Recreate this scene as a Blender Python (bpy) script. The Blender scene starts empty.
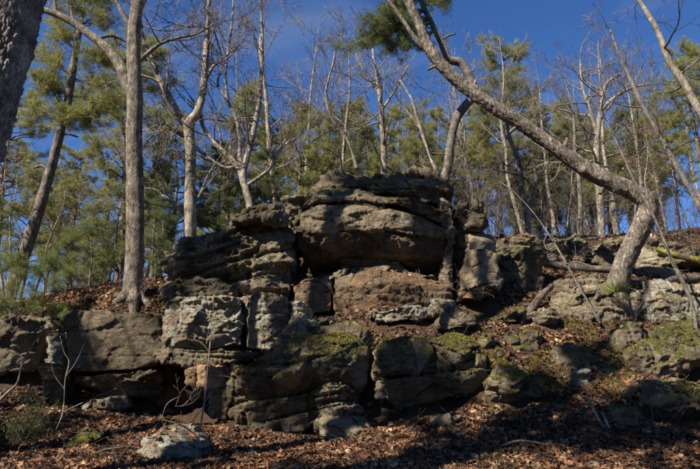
import bpy, math, random
import numpy as np
from mathutils import Vector
from mathutils.bvhtree import BVHTree
R = math.radians
C = bpy.context.scene.collection
sc = bpy.context.scene

# ---------------------------------------------------------------- camera, sky, sun, exposure
CAMZ, PITCH, LENS = 1.75, R(13.0), 32.0
FPX = 700 * LENS / 36.0
cam_d = bpy.data.cameras.new('camera'); cam = bpy.data.objects.new('camera', cam_d); C.objects.link(cam)
cam.location = (0, 0, CAMZ); cam.rotation_euler = (math.pi / 2 + PITCH, 0, 0)
cam_d.lens = LENS; cam_d.sensor_width = 36; cam_d.clip_start = 0.05; cam_d.clip_end = 2000
sc.camera = cam
SUN_EL, SUN_AZ = R(43.0), R(50.0)          # the sun stands behind the camera, a little to the left
LSUN = np.array([-math.sin(SUN_AZ) * math.cos(SUN_EL), -math.cos(SUN_AZ) * math.cos(SUN_EL), math.sin(SUN_EL)])
sun_d = bpy.data.lights.new('sun', 'SUN'); sun = bpy.data.objects.new('sun', sun_d); C.objects.link(sun)
sun_d.energy = 5.0; sun_d.angle = R(0.5); sun_d.color = (1.0, 0.92, 0.79)
sun.rotation_euler = Vector(LSUN).to_track_quat('Z', 'Y').to_euler()
w = bpy.data.worlds.new('World'); sc.world = w; w.use_nodes = True
nt = w.node_tree; bg = nt.nodes['Background']; sky = nt.nodes.new('ShaderNodeTexSky')
sky.sky_type = 'NISHITA'; sky.sun_disc = False; sky.sun_elevation = SUN_EL
sky.sun_rotation = math.atan2(LSUN[0], LSUN[1])
sky.altitude = 800; sky.air_density = 0.85; sky.dust_density = 0.1; sky.ozone_density = 4.0
tintn = nt.nodes.new('ShaderNodeMixRGB'); tintn.blend_type = 'MULTIPLY'; tintn.inputs[0].default_value = 1
tintn.inputs[2].default_value = (0.58, 0.9, 1.28, 1)      # the deep blue of a dry winter sky, the same all round
nt.links.new(sky.outputs[0], tintn.inputs[1]); 
tcn = nt.nodes.new('ShaderNodeTexCoord'); mpn = nt.nodes.new('ShaderNodeMapping'); mpn.inputs['Scale'].default_value = (2.2, 2.2, 7.)
cln = nt.nodes.new('ShaderNodeTexNoise'); cln.inputs['Scale'].default_value = 1.6; cln.inputs['Detail'].default_value = 7; cln.inputs['Distortion'].default_value = .6
crn = nt.nodes.new('ShaderNodeValToRGB'); crn.color_ramp.elements[0].position = .5; crn.color_ramp.elements[1].position = .85
crn.color_ramp.elements[0].color = (0, 0, 0, 1); crn.color_ramp.elements[1].color = (.16, .16, .16, 1)
cmn = nt.nodes.new('ShaderNodeMixRGB'); cmn.inputs[2].default_value = (6.5, 7.2, 8.2, 1)      # a breath of high cirrus
nt.links.new(tcn.outputs['Generated'], mpn.inputs[0]); nt.links.new(mpn.outputs[0], cln.inputs['Vector']); nt.links.new(cln.outputs['Fac'], crn.inputs[0])
nt.links.new(crn.outputs[0], cmn.inputs[0]); nt.links.new(tintn.outputs[0], cmn.inputs[1]); nt.links.new(cmn.outputs[0], bg.inputs[0]); bg.inputs[1].default_value = 0.056
sc.view_settings.view_transform = 'Standard'; sc.view_settings.look = 'None'
sc.view_settings.exposure = 1.1; sc.view_settings.gamma = 1.0
sc.cycles.max_bounces = 6; sc.cycles.diffuse_bounces = 3; sc.cycles.use_denoising = True

def W(px, py, D):
    """point seen at photo pixel (px, py) in the vertical plane D metres in front of the camera"""
    u = (px - 350) / FPX; v = (234.5 - py) / FPX
    t = D / (math.cos(PITCH) - v * math.sin(PITCH))
    return np.array([u * t, D, CAMZ + t * (math.sin(PITCH) + v * math.cos(PITCH))])

# ---------------------------------------------------------------- noise (numpy)
_pr = np.random.RandomState(7)
PERM = _pr.permutation(256); PERM = np.concatenate([PERM, PERM, PERM])
GR = _pr.randn(256, 3); GR /= np.linalg.norm(GR, axis=1)[:, None]
def noise(P):
    P = np.asarray(P, float); i = np.floor(P).astype(int); f = P - i; i &= 255
    u = f * f * f * (f * (f * 6 - 15) + 10); out = 0
    for dx in (0, 1):
        wx = u[..., 0] if dx else 1 - u[..., 0]
        for dy in (0, 1):
            wy = u[..., 1] if dy else 1 - u[..., 1]
            for dz in (0, 1):
                wz = u[..., 2] if dz else 1 - u[..., 2]
                h = PERM[PERM[PERM[(i[..., 0] + dx) & 255] + ((i[..., 1] + dy) & 255)] + ((i[..., 2] + dz) & 255)]
                g = GR[h]
                out = out + wx * wy * wz * (g[..., 0] * (f[..., 0] - dx) + g[..., 1] * (f[..., 1] - dy) + g[..., 2] * (f[..., 2] - dz))
    return out * 1.5
def fbm(P, o=4, g=.5):
    s = 0; a = 1; P = np.array(P, float)
    for k in range(o):
        s = s + a * noise(P); P = P * 2.03 + 17.3; a *= g
    return s
def worley(P):
    i = np.floor(P).astype(int); f1 = np.full(P.shape[0], 9.); f2 = f1.copy()
    for dx in (-1, 0, 1):
        for dy in (-1, 0, 1):
            for dz in (-1, 0, 1):
                c = i + (dx, dy, dz); m = c & 255
                h = PERM[PERM[PERM[m[:, 0]] + m[:, 1]] + m[:, 2]]
                q = c + GR[h] * .45 + .5
                d = np.sqrt(((q - P) ** 2).sum(1))
                f2 = np.where(d < f1, f1, np.minimum(f2, d)); f1 = np.minimum(f1, d)
    return f1, f2
def facets(P, slope, off):
    # broken rock: every cell is a plane of its own
    i = np.floor(P).astype(int); f1 = np.full(P.shape[0], 9.); out = np.zeros(P.shape[0])
    for dx in (-1, 0, 1):
        for dy in (-1, 0, 1):
            for dz in (-1, 0, 1):
                c = i + (dx, dy, dz); m = c & 255
                h = PERM[PERM[PERM[m[:, 0]] + m[:, 1]] + m[:, 2]]
                q = c + GR[h] * .5 + .5; r = P - q
                d = (r ** 2).sum(1); g = GR[(h + 57) & 255]
                v = slope * (g * r).sum(1) + off * GR[(h + 119) & 255][:, 0]
                out = np.where(d < f1, v, out); f1 = np.minimum(f1, d)
    return out
def sstep(a, b, x):
    t = np.clip((x - a) / (b - a), 0, 1); return t * t * (3 - 2 * t)

# ---------------------------------------------------------------- objects
def mesh_np(name, V, F, mat=None, smooth=False):
    me = bpy.data.meshes.new(name); V = np.asarray(V, np.float32); F = np.asarray(F, np.int32)
    k = F.shape[1]
    me.vertices.add(len(V)); me.vertices.foreach_set('co', V.ravel())
    me.loops.add(F.size); me.loops.foreach_set('vertex_index', F.ravel())
    me.polygons.add(len(F)); me.polygons.foreach_set('loop_start', np.arange(0, F.size, k, dtype=np.int32))
    try: me.polygons.foreach_set('loop_total', np.full(len(F), k, np.int32))
    except Exception: pass
    me.polygons.foreach_set('use_smooth', np.full(len(F), smooth))
    me.update()
    if mat: me.materials.append(mat)
    return me
def link(name, me, parent=None, loc=None):
    o = bpy.data.objects.new(name, me); C.objects.link(o)
    if loc is not None: o.location = loc
    if parent is not None: o.parent = parent
    return o
def tag(o, label=None, cat=None, group=None, kind=None):
    if label: o['label'] = label
    if cat: o['category'] = cat
    if group: o['group'] = group
    if kind: o['kind'] = kind
    return o
def root_at(name, loc, label, cat, group=None):
    o = bpy.data.objects.new(name, None); C.objects.link(o); o.location = loc; o.empty_display_size = .2
    return tag(o, label, cat, group)
def copy_tree(o, parent=None):
    c = o.copy(); C.objects.link(c)
    if parent is not None: c.parent = parent
    for ch in [x for x in o.children]: copy_tree(ch, c)
    return c

# ---------------------------------------------------------------- materials
class NB:
    def __init__(s, name, rough=.9):
        s.m = bpy.data.materials.new(name); s.m.use_nodes = True; s.t = s.m.node_tree
        s.b = s.t.nodes['Principled BSDF']; s.b.inputs['Roughness'].default_value = rough
        s.b.inputs['Specular IOR Level'].default_value = .18
        s.pos = s.t.nodes.new('ShaderNodeNewGeometry')
    def n(s, t, **k):
        n = s.t.nodes.new('ShaderNode' + t)
        for a, b in k.items(): setattr(n, a, b)
        return n
    def l(s, a, b): s.t.links.new(a, b)
    def coord(s, scale=(1, 1, 1), obj=False, off=(0, 0, 0)):
        m = s.n('Mapping'); m.inputs['Scale'].default_value = scale; m.inputs['Location'].default_value = off
        if obj: s.l(s.n('TexCoord').outputs['Object'], m.inputs[0])
        else: s.l(s.pos.outputs['Position'], m.inputs[0])
        return m.outputs[0]
    def noise(s, sc_, det=6, rough=.6, vec=None, dist=0):
        n = s.n('TexNoise'); n.inputs['Scale'].default_value = sc_; n.inputs['Detail'].default_value = det
        n.inputs['Roughness'].default_value = rough; n.inputs['Distortion'].default_value = dist
        s.l(vec if vec is not None else s.pos.outputs['Position'], n.inputs['Vector']); return n.outputs['Fac']
    def voro(s, sc_, vec=None, feature='F1', out='Distance'):
        n = s.n('TexVoronoi', feature=feature); n.inputs['Scale'].default_value = sc_
        s.l(vec if vec is not None else s.pos.outputs['Position'], n.inputs['Vector']); return n.outputs[out]
    def ramp(s, fac, stops):
        r = s.n('ValToRGB'); e = r.color_ramp.elements
        while len(e) < len(stops): e.new(.5)
        for x, (p, c) in zip(e, stops):
            x.position = p; x.color = (*c, 1) if isinstance(c, tuple) else (c, c, c, 1)
        s.l(fac, r.inputs[0]); return r.outputs[0]
    def mix(s, fac, a, b, mode='MIX'):
        m = s.n('MixRGB', blend_type=mode)
        for inp, v in ((m.inputs[0], fac), (m.inputs[1], a), (m.inputs[2], b)):
            if isinstance(v, (int, float)): inp.default_value = v
            elif isinstance(v, tuple): inp.default_value = (*v, 1)
            else: s.l(v, inp)
        return m.outputs[0]
    def math(s, op, a, b=0.):
        m = s.n('Math', operation=op)
        for inp, v in ((m.inputs[0], a), (m.inputs[1], b)):
            if isinstance(v, (int, float)): inp.default_value = v
            else: s.l(v, inp)
        return m.outputs[0]
    def color(s, c):
        if isinstance(c, tuple): s.b.inputs['Base Color'].default_value = (*c, 1)
        else: s.l(c, s.b.inputs['Base Color'])
    def bump(s, h, dist=.02, strength=1., prev=None):
        b = s.n('Bump'); b.inputs['Distance'].default_value = dist; b.inputs['Strength'].default_value = strength
        s.l(h, b.inputs['Height'])
        if prev is not None: s.l(prev, b.inputs['Normal'])
        s.l(b.outputs[0], s.b.inputs['Normal']); return b.outputs[0]

_rm = {}
def rock_mat(tone=1., rust=0., lichen=.3, moss=0., dark=.4):
    key = (tone, rust, lichen, moss, dark)
    if key in _rm: return _rm[key]
    b = NB('sandstone', .92)
    base = b.ramp(b.noise(1.1, 8, .62), [(.28, (.07, .057, .038)), (.44, (.15, .12, .078)), (.58, (.235, .192, .128)), (.76, (.35, .295, .21))])
    if tone != 1.: base = b.mix(1., base, (tone, tone, tone), 'MULTIPLY')
    bed = b.noise(3.2, 5, .6, b.coord((.6, .6, 5.)), .6)
    base = b.mix(b.math('MULTIPLY', b.ramp(bed, [(.45, 0.), (.62, 1.)]), .35), base, (.2 * tone, .145 * tone, .09 * tone))
    if rust > 0:
        rf = b.ramp(b.noise(1.1, 6, .65, b.coord((1, 1, 1.6), off=(3, 1, 7))), [(.62 - .32 * rust, 0.), (.74 - .24 * rust, 1.)])
        rc = b.ramp(b.noise(4., 6, .65), [(.3, (.075, .04, .022)), (.5, (.17, .098, .052)), (.7, (.3, .19, .11))])
        rc = b.mix(1., rc, (tone, tone, tone), 'MULTIPLY') if tone > 1 else rc
        base = b.mix(b.math('MULTIPLY', rf, .85), base, rc)
    # (rust keeps the tone of its block)
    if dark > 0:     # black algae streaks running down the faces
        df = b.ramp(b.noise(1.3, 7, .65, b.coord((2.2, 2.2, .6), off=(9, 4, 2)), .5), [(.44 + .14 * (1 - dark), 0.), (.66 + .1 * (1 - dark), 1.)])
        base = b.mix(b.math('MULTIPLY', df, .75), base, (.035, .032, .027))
    if lichen > 0:
        lv = b.noise(2.6, 9, .72, b.coord((1, 1, 1), off=(5, 5, 5)), 1.2)
        lf = b.ramp(lv, [(.66 - .2 * lichen, 0.), (.74 - .18 * lichen, 1.)])
        lc = b.ramp(b.noise(9., 4, .6), [(.35, (.25, .245, .19)), (.65, (.48, .47, .39))])
        base = b.mix(b.math('MULTIPLY', lf, .8), base, lc)
        sp = b.ramp(b.voro(14., None), [(.0, 1.), (.16, 1.), (.22, 0.)])
        spm = b.ramp(b.noise(1.7, 3), [(.5, 0.), (.6, 1.)])
        base = b.mix(b.math('MULTIPLY', b.math('MULTIPLY', sp, spm), .7 * min(1, lichen * 2)), base, (.47, .48, .41))
    grain = b.ramp(b.noise(30., 7, .82), [(.32, .5), (.5, 1.), (.68, 1.45)])
    base = b.mix(1., base, grain, 'MULTIPLY')
    if moss > 0:
        nz = b.n('SeparateXYZ'); b.l(b.pos.outputs['Normal'], nz.inputs[0])
        mf = b.math('ADD', b.math('MULTIPLY', nz.outputs[2], .55), b.math('MULTIPLY', b.noise(3., 7, .7), 1.1))
        mf = b.ramp(mf, [(1.05 - .35 * moss, 0.), (1.17 - .35 * moss, 1.)])
        mc = b.ramp(b.noise(8., 6, .7), [(.3, (.028, .034, .01)), (.5, (.075, .082, .02)), (.68, (.17, .165, .035))])
        base = b.mix(mf, base, mc)
    b.color(base)
    h1 = b.noise(6., 10, .7)
    h2 = b.noise(7., 8, .66, b.coord((.7, .7, 4.5)), .8)
    h3 = b.voro(17., b.coord((1, 1, 1.5)))
    wv = b.n('VectorMath', operation='ADD'); nz_ = b.n('TexNoise'); nz_.inputs['Scale'].default_value = 2.2; nz_.inputs['Detail'].default_value = 5
    b.l(b.pos.outputs['Position'], nz_.inputs['Vector']); sv = b.n('VectorMath', operation='SCALE'); sv.inputs['Scale'].default_value = .55
    b.l(nz_.outputs['Color'], sv.inputs[0]); b.l(b.coord((.9, .9, 1.7)), wv.inputs[0]); b.l(sv.outputs[0], wv.inputs[1])
    crk = b.ramp(b.voro(1.5, wv.outputs[0], 'DISTANCE_TO_EDGE'), [(.0, 0.), (.022, 1.)])
    n1 = b.bump(crk, .035, 1.); n1 = b.bump(h1, .05, .8, n1); n1 = b.bump(h2, .06, .9, n1); n1 = b.bump(h3, .008, .5, n1)
    b.bump(b.noise(45., 8, .85), .016, 1., n1)
    _rm[key] = b.m; return b.m

def bark_mat(c0, c1, c2, scale=1., lichen=.2, depth=.02, stretch=.16):
    b = NB('bark', .95); rr = lambda c, k: tuple(min(.9, x * k) for x in c)
    v = b.coord((scale, scale, scale * stretch))
    n = b.noise(22., 8, .7, v, .7)
    col = b.ramp(n, [(.3, c0), (.5, c1), (.68, c2)])
    pat = b.ramp(b.noise(4.2, 7, .7), [(.36, .5), (.52, .95), (.66, 1.4)])
    col = b.mix(1., col, pat, 'MULTIPLY')
    lf = b.ramp(b.noise(7., 8, .7, None, .8), [(.62 - .1 * lichen, 0.), (.7, 1.)])
    col = b.mix(b.math('MULTIPLY', lf, lichen), col, (.42, .42, .34))
    b.color(col)
    n1 = b.bump(n, depth, 1.)
    b.bump(b.voro(26., b.coord((scale, scale, scale * stretch * 1.6)), 'DISTANCE_TO_EDGE'), depth * .6, .8, n1)
    return b.m
M = {}
M['bark_pine'] = bark_mat((.05, .04, .032), (.16, .13, .105), (.34, .285, .235), 1., .25, .03, .4)
M['bark_furrowed'] = bark_mat((.06, .05, .04), (.27, .225, .18), (.5, .43, .35), 1.6, .35, .012, .45)
M['bark_oak'] = bark_mat((.045, .036, .027), (.17, .142, .105), (.36, .31, .24), 1., .35, .028, .26)
M['bark_pale'] = bark_mat((.09, .074, .055), (.25, .21, .16), (.42, .37, .29), .8, .35, .012, .3)
M['bark_leaning'] = bark_mat((.03, .024, .018), (.15, .122, .093), (.38, .325, .26), 1., .3, .03, .25)
M['bark_grey'] = bark_mat((.06, .052, .043), (.17, .15, .12), (.29, .26, .21), 1.2, .2, .01, .3)
M['twig'] = bark_mat((.06, .045, .038), (.13, .1, .085), (.22, .18, .15), 1.5, .1, .004, .4)
M['twig_pale'] = bark_mat((.1, .078, .062), (.2, .165, .13), (.33, .28, .22), 1.5, .1, .004, .4)
M['dead_wood'] = bark_mat((.03, .025, .02), (.09, .075, .06), (.2, .17, .14), 1., .3, .015, .25)

def vcol_mat(name, rough=.85, trans=.0, spec=.2):
    b = NB(name, rough); b.b.inputs['Specular IOR Level'].default_value = spec
    a = b.n('Attribute', attribute_name='tint'); b.color(a.outputs['Color'])
    if trans:
        out = b.t.nodes['Material Output']; tr = b.n('BsdfTranslucent'); mx = b.n('MixShader')
        mx.inputs[0].default_value = trans; b.l(a.outputs['Color'], tr.inputs[0])
        b.l(b.b.outputs[0], mx.inputs[1]); b.l(tr.outputs[0], mx.inputs[2]); b.l(mx.outputs[0], out.inputs[0])
    return b.m
M['leaf'] = vcol_mat('dead_leaf', .75, .15, .3)
M['needle'] = vcol_mat('pine_needle', .5, .42, .3)
M['mossy'] = vcol_mat('moss', .95, .1, .1)
def set_tint(me, per_face, k):
    at = me.color_attributes.new('tint', 'FLOAT_COLOR', 'CORNER')
    c = np.ones((len(per_face) * k, 4), np.float32); c[:, :3] = np.repeat(per_face, k, axis=0)
    at.data.foreach_set('color', c.ravel())
# ---------------------------------------------------------------- terrain
CTRL = [(-60, 469, 8.2), (100, 469, 8.3), (350, 469, 8.3), (600, 469, 8.2), (780, 462, 8.2),
        (-80, 402, 12.0), (0, 404, 12.0), (60, 410, 12.0), (110, 414, 11.8), (160, 420, 11.7), (210, 424, 11.8), (225, 430, 10.9), (270, 434, 10.5), (320, 440, 10.3), (370, 432, 10.5), (420, 418, 10.8), (470, 410, 10.8),
        (60, 405, 12.8), (110, 410, 12.9), (160, 420, 12.9), (205, 422, 12.8),
        (540, 413, 10.4), (610, 414, 10.3), (690, 430, 9.8), (780, 420, 9.8),
        (-60, 330, 14.0), (-20, 312, 14.4), (60, 307, 14.2), (110, 304, 14.0), (150, 306, 14.2), (190, 300, 14.8), (220, 290, 15.2), (270, 290, 15.4),
        (285, 340, 12.6), (320, 330, 12.3), (350, 328, 12.2), (400, 324, 12.2), (450, 326, 12.2), (480, 334, 12.2), (310, 348, 12.0), (350, 342, 11.9), (400, 336, 11.95), (450, 335, 11.9), (480, 345, 11.7), (330, 322, 13.), (430, 314, 13.),
        (250, 418, 11.7), (300, 418, 11.7), (350, 416, 11.7), (400, 408, 11.5), (450, 402, 11.5), (500, 406, 11.0),
        (500, 362, 11.5), (560, 356, 11.7), (610, 356, 11.7), (560, 394, 11.2), (620, 396, 11.0), (540, 409, 10.8), (690, 342, 12.5), (780, 340, 12.5), (700, 390, 11.2), (780, 386, 11.2),
        (500, 306, 13.2), (540, 308, 13.4), (600, 324, 12.9), (680, 324, 13.0), (780, 322, 13), (600, 296, 14.2), (680, 292, 14.6), (780, 288, 15),
        (500, 264, 15.2), (560, 264, 15.4), (630, 274, 15.0), (700, 264, 15.4), (455, 300, 13.4),
        (520, 240, 18), (600, 238, 18.5), (700, 236, 18.5), (800, 222, 19), (360, 250, 17), (420, 236, 18), (300, 265, 17)]
_cp = [W(*c) for c in CTRL]
_cp += [np.array(p, float) for p in [(-14, 9, .7), (14, 9, .8), (0, 4, .25), (0, 0, 0), (-10, 0, -.1), (12, 0, .1), (0, -12, -1.2), (-14, -12, -1.2), (14, -12, -1),
        (-22, 20, 3.4), (-8, 22, 3.6), (-2, 26, 4.9), (8, 26, 6.8), (20, 26, 8.2), (-30, 45, 3.6), (0, 50, 5.5), (25, 45, 10.5), (-25, 0, .3), (25, 0, .8), (24, 14, 4)]]
_cp = np.array(_cp)
def _solve():
    XY = _cp[:, :2]; n = len(XY)
    d = np.sqrt(((XY[:, None] - XY[None]) ** 2).sum(2)); A = np.zeros((n + 3, n + 3))
    A[:n, :n] = d + np.eye(n) * -.004; A[:n, n] = 1; A[:n, n + 1:] = XY; A[n, :n] = 1; A[n + 1:, :n] = XY.T
    return np.linalg.solve(A, np.concatenate([_cp[:, 2], [0, 0, 0]]))
_cf = _solve()
def ground(x, y, fine=True):
    x = np.asarray(x, float); y = np.asarray(y, float); sh = x.shape; x = x.ravel(); y = y.ravel()
    # beyond the modelled ground the land goes on level
    cx = np.clip(x, -32, 32); cy = np.clip(y, -13, 52)
    d = np.sqrt((cx[:, None] - _cp[None, :, 0]) ** 2 + (cy[:, None] - _cp[None, :, 1]) ** 2)
    n = len(_cp); z = d @ _cf[:n] + _cf[n] + _cf[n + 1] * cx + _cf[n + 2] * cy
    P = np.stack([x, y, np.zeros_like(x)], 1)
    z = z + .10 * noise(P * .55)
    if fine: z = z + .05 * fbm(P * 2.2, 3)
    return z.reshape(sh)
def gz(x, y): return float(ground(np.array([x]), np.array([y]))[0])
def build_ground():
    b = NB('forest_floor', .95)
    c = b.ramp(b.noise(2.4, 8, .7), [(.3, (.03, .02, .013)), (.5, (.07, .042, .026)), (.7, (.13, .08, .05))])
    mf = b.ramp(b.noise(1.0, 6, .65), [(.56, 0.), (.64, 1.)])
    mc = b.ramp(b.noise(7., 5), [(.35, (.04, .045, .012)), (.65, (.12, .12, .03))])
    b.color(b.mix(b.math('MULTIPLY', mf, .55), c, mc))
    n1 = b.bump(b.noise(9., 9, .75), .08, .9); b.bump(b.voro(30.), .02, .8, n1)
    xs = np.concatenate([[-900, -300, -120, -60, -40, -30, -24, -19], np.arange(-16, 16.01, .1), [19, 24, 30, 40, 60, 120, 300, 900]])
    ys = np.concatenate([[-900, -300, -100, -40, -20, -13, -8, -4, 0, 3, 5, 6], np.arange(7, 21, .1), [21.5, 22.5, 24, 26, 29, 33, 38, 44, 52, 70, 120, 300, 900]])
    X, Y = np.meshgrid(xs, ys); Z = ground(X, Y); nx, ny = len(xs), len(ys)
    V = np.stack([X.ravel(), Y.ravel(), Z.ravel()], 1)
    i = (np.arange(ny - 1)[:, None] * nx + np.arange(nx - 1)[None]).ravel()
    F = np.stack([i, i + 1, i + nx + 1, i + nx], 1)
    o = link('ground', mesh_np('ground', V, F, b.m, True)); o['kind'] = 'structure'
    return V, F
GV, GF = build_ground()

# ---------------------------------------------------------------- rocks
BV, BF = [GV], [GF]; _off = [len(GV)]
RANGE = []
def add_bvh(V, F):
    RANGE.append(sum(len(f) for f in BF)); BV.append(V); BF.append(F + _off[0]); _off[0] += len(V)
ROCKS = {}
def rock(key, poly, D, T, label, prof=None, bulge=.2, skew=0., tilt=0., vox=.035, layers=.3, amp=.1, saw=1., pit=0., lump=.1, joint=.05,
         back=.9, seed=0, mat=None, smooth=2, cat='rock', name='boulder', fine=1., lift=0., parent=None, group=None):
    """one rock: outline as seen, T metres thick; prof = (photo row, metres the face stands back)"""
    P = np.array([W(px, py, D) for px, py in poly]); n = len(P)
    cen = P.mean(0); Bk = cen + (P - cen) * (back, 1, back); Bk[:, 1] = D + T; Bk[:, 2] += lift
    V = np.concatenate([P, Bk])
    # refine the outline
    F = [list(range(n))[::-1], list(range(n, 2 * n))] + [[i, (i + 1) % n, n + (i + 1) % n, n + i] for i in range(n)]
    me = bpy.data.meshes.new('t'); me.from_pydata(V.tolist(), [], F); me.update()
    o = bpy.data.objects.new('t', me); C.objects.link(o)
    m = o.modifiers.new('r', 'REMESH'); m.mode = 'VOXEL'; m.voxel_size = vox * (.76 if vox < .05 else 1)
    m = o.modifiers.new('s', 'SMOOTH'); m.factor = .5; m.iterations = smooth * 2
    dg = bpy.context.evaluated_depsgraph_get(); ev = o.evaluated_get(dg); em = ev.to_mesh()
    N = len(em.vertices); co = np.empty(N * 3, np.float32); em.vertices.foreach_get('co', co); co = co.reshape(-1, 3).astype(float)
    no = np.empty(N * 3, np.float32); em.vertices.foreach_get('normal', no); no = no.reshape(-1, 3).astype(float)
    F = np.empty(len(em.loops), np.int32); em.loops.foreach_get('vertex_index', F)
    lt = np.empty(len(em.polygons), np.int32); em.polygons.foreach_get('loop_total', lt)
    ev.to_mesh_clear(); bpy.data.objects.remove(o); bpy.data.meshes.remove(me)
    F = F.reshape(-1, 4) if (lt == 4).all() else None
    rs = np.random.RandomState(seed + 11); so = rs.uniform(-50, 50, 3)
    lo, hi = co.min(0), co.max(0); ext = hi - lo; cx = (lo[0] + hi[0]) / 2
    fr = np.clip(1 - (co[:, 1] - D) / T, 0, 1)
    u = (co[:, 0] - cx) / (ext[0] / 2)
    dy = bulge * np.abs(u) ** 2.6 + skew * u
    if prof:
        pz = [W(350, py, D)[2] for py, _ in prof]; po = [q for _, q in prof]
        idx = np.argsort(pz); wob = .12 * noise(co * .9 + so)
        dy = dy + np.interp(co[:, 2] + wob, np.array(pz)[idx], np.array(po)[idx])
    co[:, 1] += dy * fr
    # coarse lumps and broken facets
    q = co + so; wq = q + .12 * np.stack([noise(q * 1.3), noise(q * 1.3 + 7), noise(q * 1.3 + 15)], 1); wq[:, 2] -= tilt * wq[:, 0]
    co = co + no * (lump * fbm(q * .6, 2))[:, None]
    co = co + no * (amp * 1.1 * facets(wq * (.85, .85, 1.2), 1.0, .5))[:, None]
    co = co + no * (.055 * fine * facets(wq * (2.2, 2.2, 3.2), 1.2, .5))[:, None]
    co = co + no * ((.028 * fine) * facets(wq * (8, 8, 12), 1., .4))[:, None]
    # bedding: layers of uneven thickness, each standing proud or set back, with open joints
    h = co[:, 2] - tilt * co[:, 0] + .10 * noise(q * .8) + .03 * noise(q * 2.6)
    bnd = [h.min() - 1]
    while bnd[-1] < h.max() + 1: bnd.append(bnd[-1] + layers * rs.uniform(.45, 1.5))
    bnd = np.array(bnd); pro = rs.uniform(-1, 1, len(bnd)); k = np.clip(np.searchsorted(bnd, h) - 1, 0, len(bnd) - 2)
    t = (h - bnd[k]) / (bnd[k + 1] - bnd[k]); db = np.minimum(t, 1 - t) * (bnd[k + 1] - bnd[k])
    keep = sstep(-.35, .25, noise(np.stack([q[:, 0] * .6, q[:, 1] * .6, k * 3.7], 1)))      # a joint dies out along its length
    pl = pro[k] * amp * .8
    hd = no.copy(); hd[:, 2] *= .25
    co = co + hd * (keep * (pl - joint * np.exp(-(db / .02) ** 2) - amp * .4 * np.abs(2 * t - 1) ** 5 + amp * 1.1 * (t - .5) * saw))[:, None]
    # vertical joints
    vj = co[:, 0] + .35 * co[:, 1] + .12 * noise(q * 1.1) ; vb = (vj + rs.uniform(0, 1)) / (layers * 3.5)
    vd = np.abs((vb % 1) - .5) * layers * 3.5; vk = sstep(.0, .3, noise(np.stack([np.floor(vb + .5) * 5.1, q[:, 2] * .7, q[:, 1] * .3], 1)))
    co = co - no * (vk * joint * .9 * np.exp(-((layers * 1.75 - vd) * 0 + vd) ** 2 / .03 ** 2))[:, None]
    if pit > 0:      # honeycomb weathering: hollows with sharp rims, drawn out along the bedding
        qp = q.copy(); qp[:, 2] -= tilt * qp[:, 0]; qp = qp + .25 * np.stack([noise(q * 1.7), noise(q * 1.7 + 9), noise(q * 1.7 + 21)], 1)
        f1, f2 = worley(qp * (2.6, 2.6, 4.6)); e = sstep(.0, .5, f2 - f1)
        ms = sstep(-.25, .2, noise(q * .9 + 33))
        co = co - no * (pit * .17 * ms * e * (1 - .5 * f1))[:, None]
        f1, f2 = worley(qp * (6, 6, 9)); co = co - no * (pit * .05 * ms * sstep(0, .5, f2 - f1))[:, None]
    rd = 1 - np.abs(fbm(q * 2.1, 4))
    co = co + no * ((rd - .75) * .035 * fine + .022 * fine * fbm(q * 6.3, 4))[:, None]
    base = np.array([cx, (lo[1] + hi[1]) / 2, lo[2]])
    add_bvh(co, F)
    o = link(name, mesh_np(name, co - base, F, mat or rock_mat(), True), parent, base if parent is None else base - np.array(parent.location))
    if parent is None: tag(o, label, cat, group)
    ROCKS[key] = (o, co, F, no)
    return o

RG = rock_mat(1.0, 0., .45, 0., .5)       # grey, lichened
RGM = rock_mat(.95, 0., .4, .5, .5)       # grey with moss
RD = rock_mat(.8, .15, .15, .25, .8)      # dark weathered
RB = rock_mat(.8, .3, .3, .25, .6)        # brown face
RP = rock_mat(1.3, .1, .95, .0, .65)      # pale lichened
RR = rock_mat(1.15, 1.15, .1, .0, .35)      # rusty
RRL = rock_mat(1.9, 1.3, .15, .0, .1)    # light orange
RT = rock_mat(1.05, .2, .35, .25, .7)
RM = rock_mat(.9, .15, .3, .85, .5)       # mossy
RW = rock_mat(1.25, 0., .8, .0, .1)

# recessed bedrock the ledges stand in front of
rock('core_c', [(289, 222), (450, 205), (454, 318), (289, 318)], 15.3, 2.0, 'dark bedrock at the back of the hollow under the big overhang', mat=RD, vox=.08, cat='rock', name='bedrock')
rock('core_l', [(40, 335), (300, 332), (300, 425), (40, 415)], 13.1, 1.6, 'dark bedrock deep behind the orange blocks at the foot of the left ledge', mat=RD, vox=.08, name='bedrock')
rock('core_m', [(360, 345), (480, 345), (480, 410), (360, 425)], 11.7, 1.2, 'dark bedrock in the cleft between the two lower mossy ledges', mat=RD, vox=.08, name='bedrock')

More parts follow.
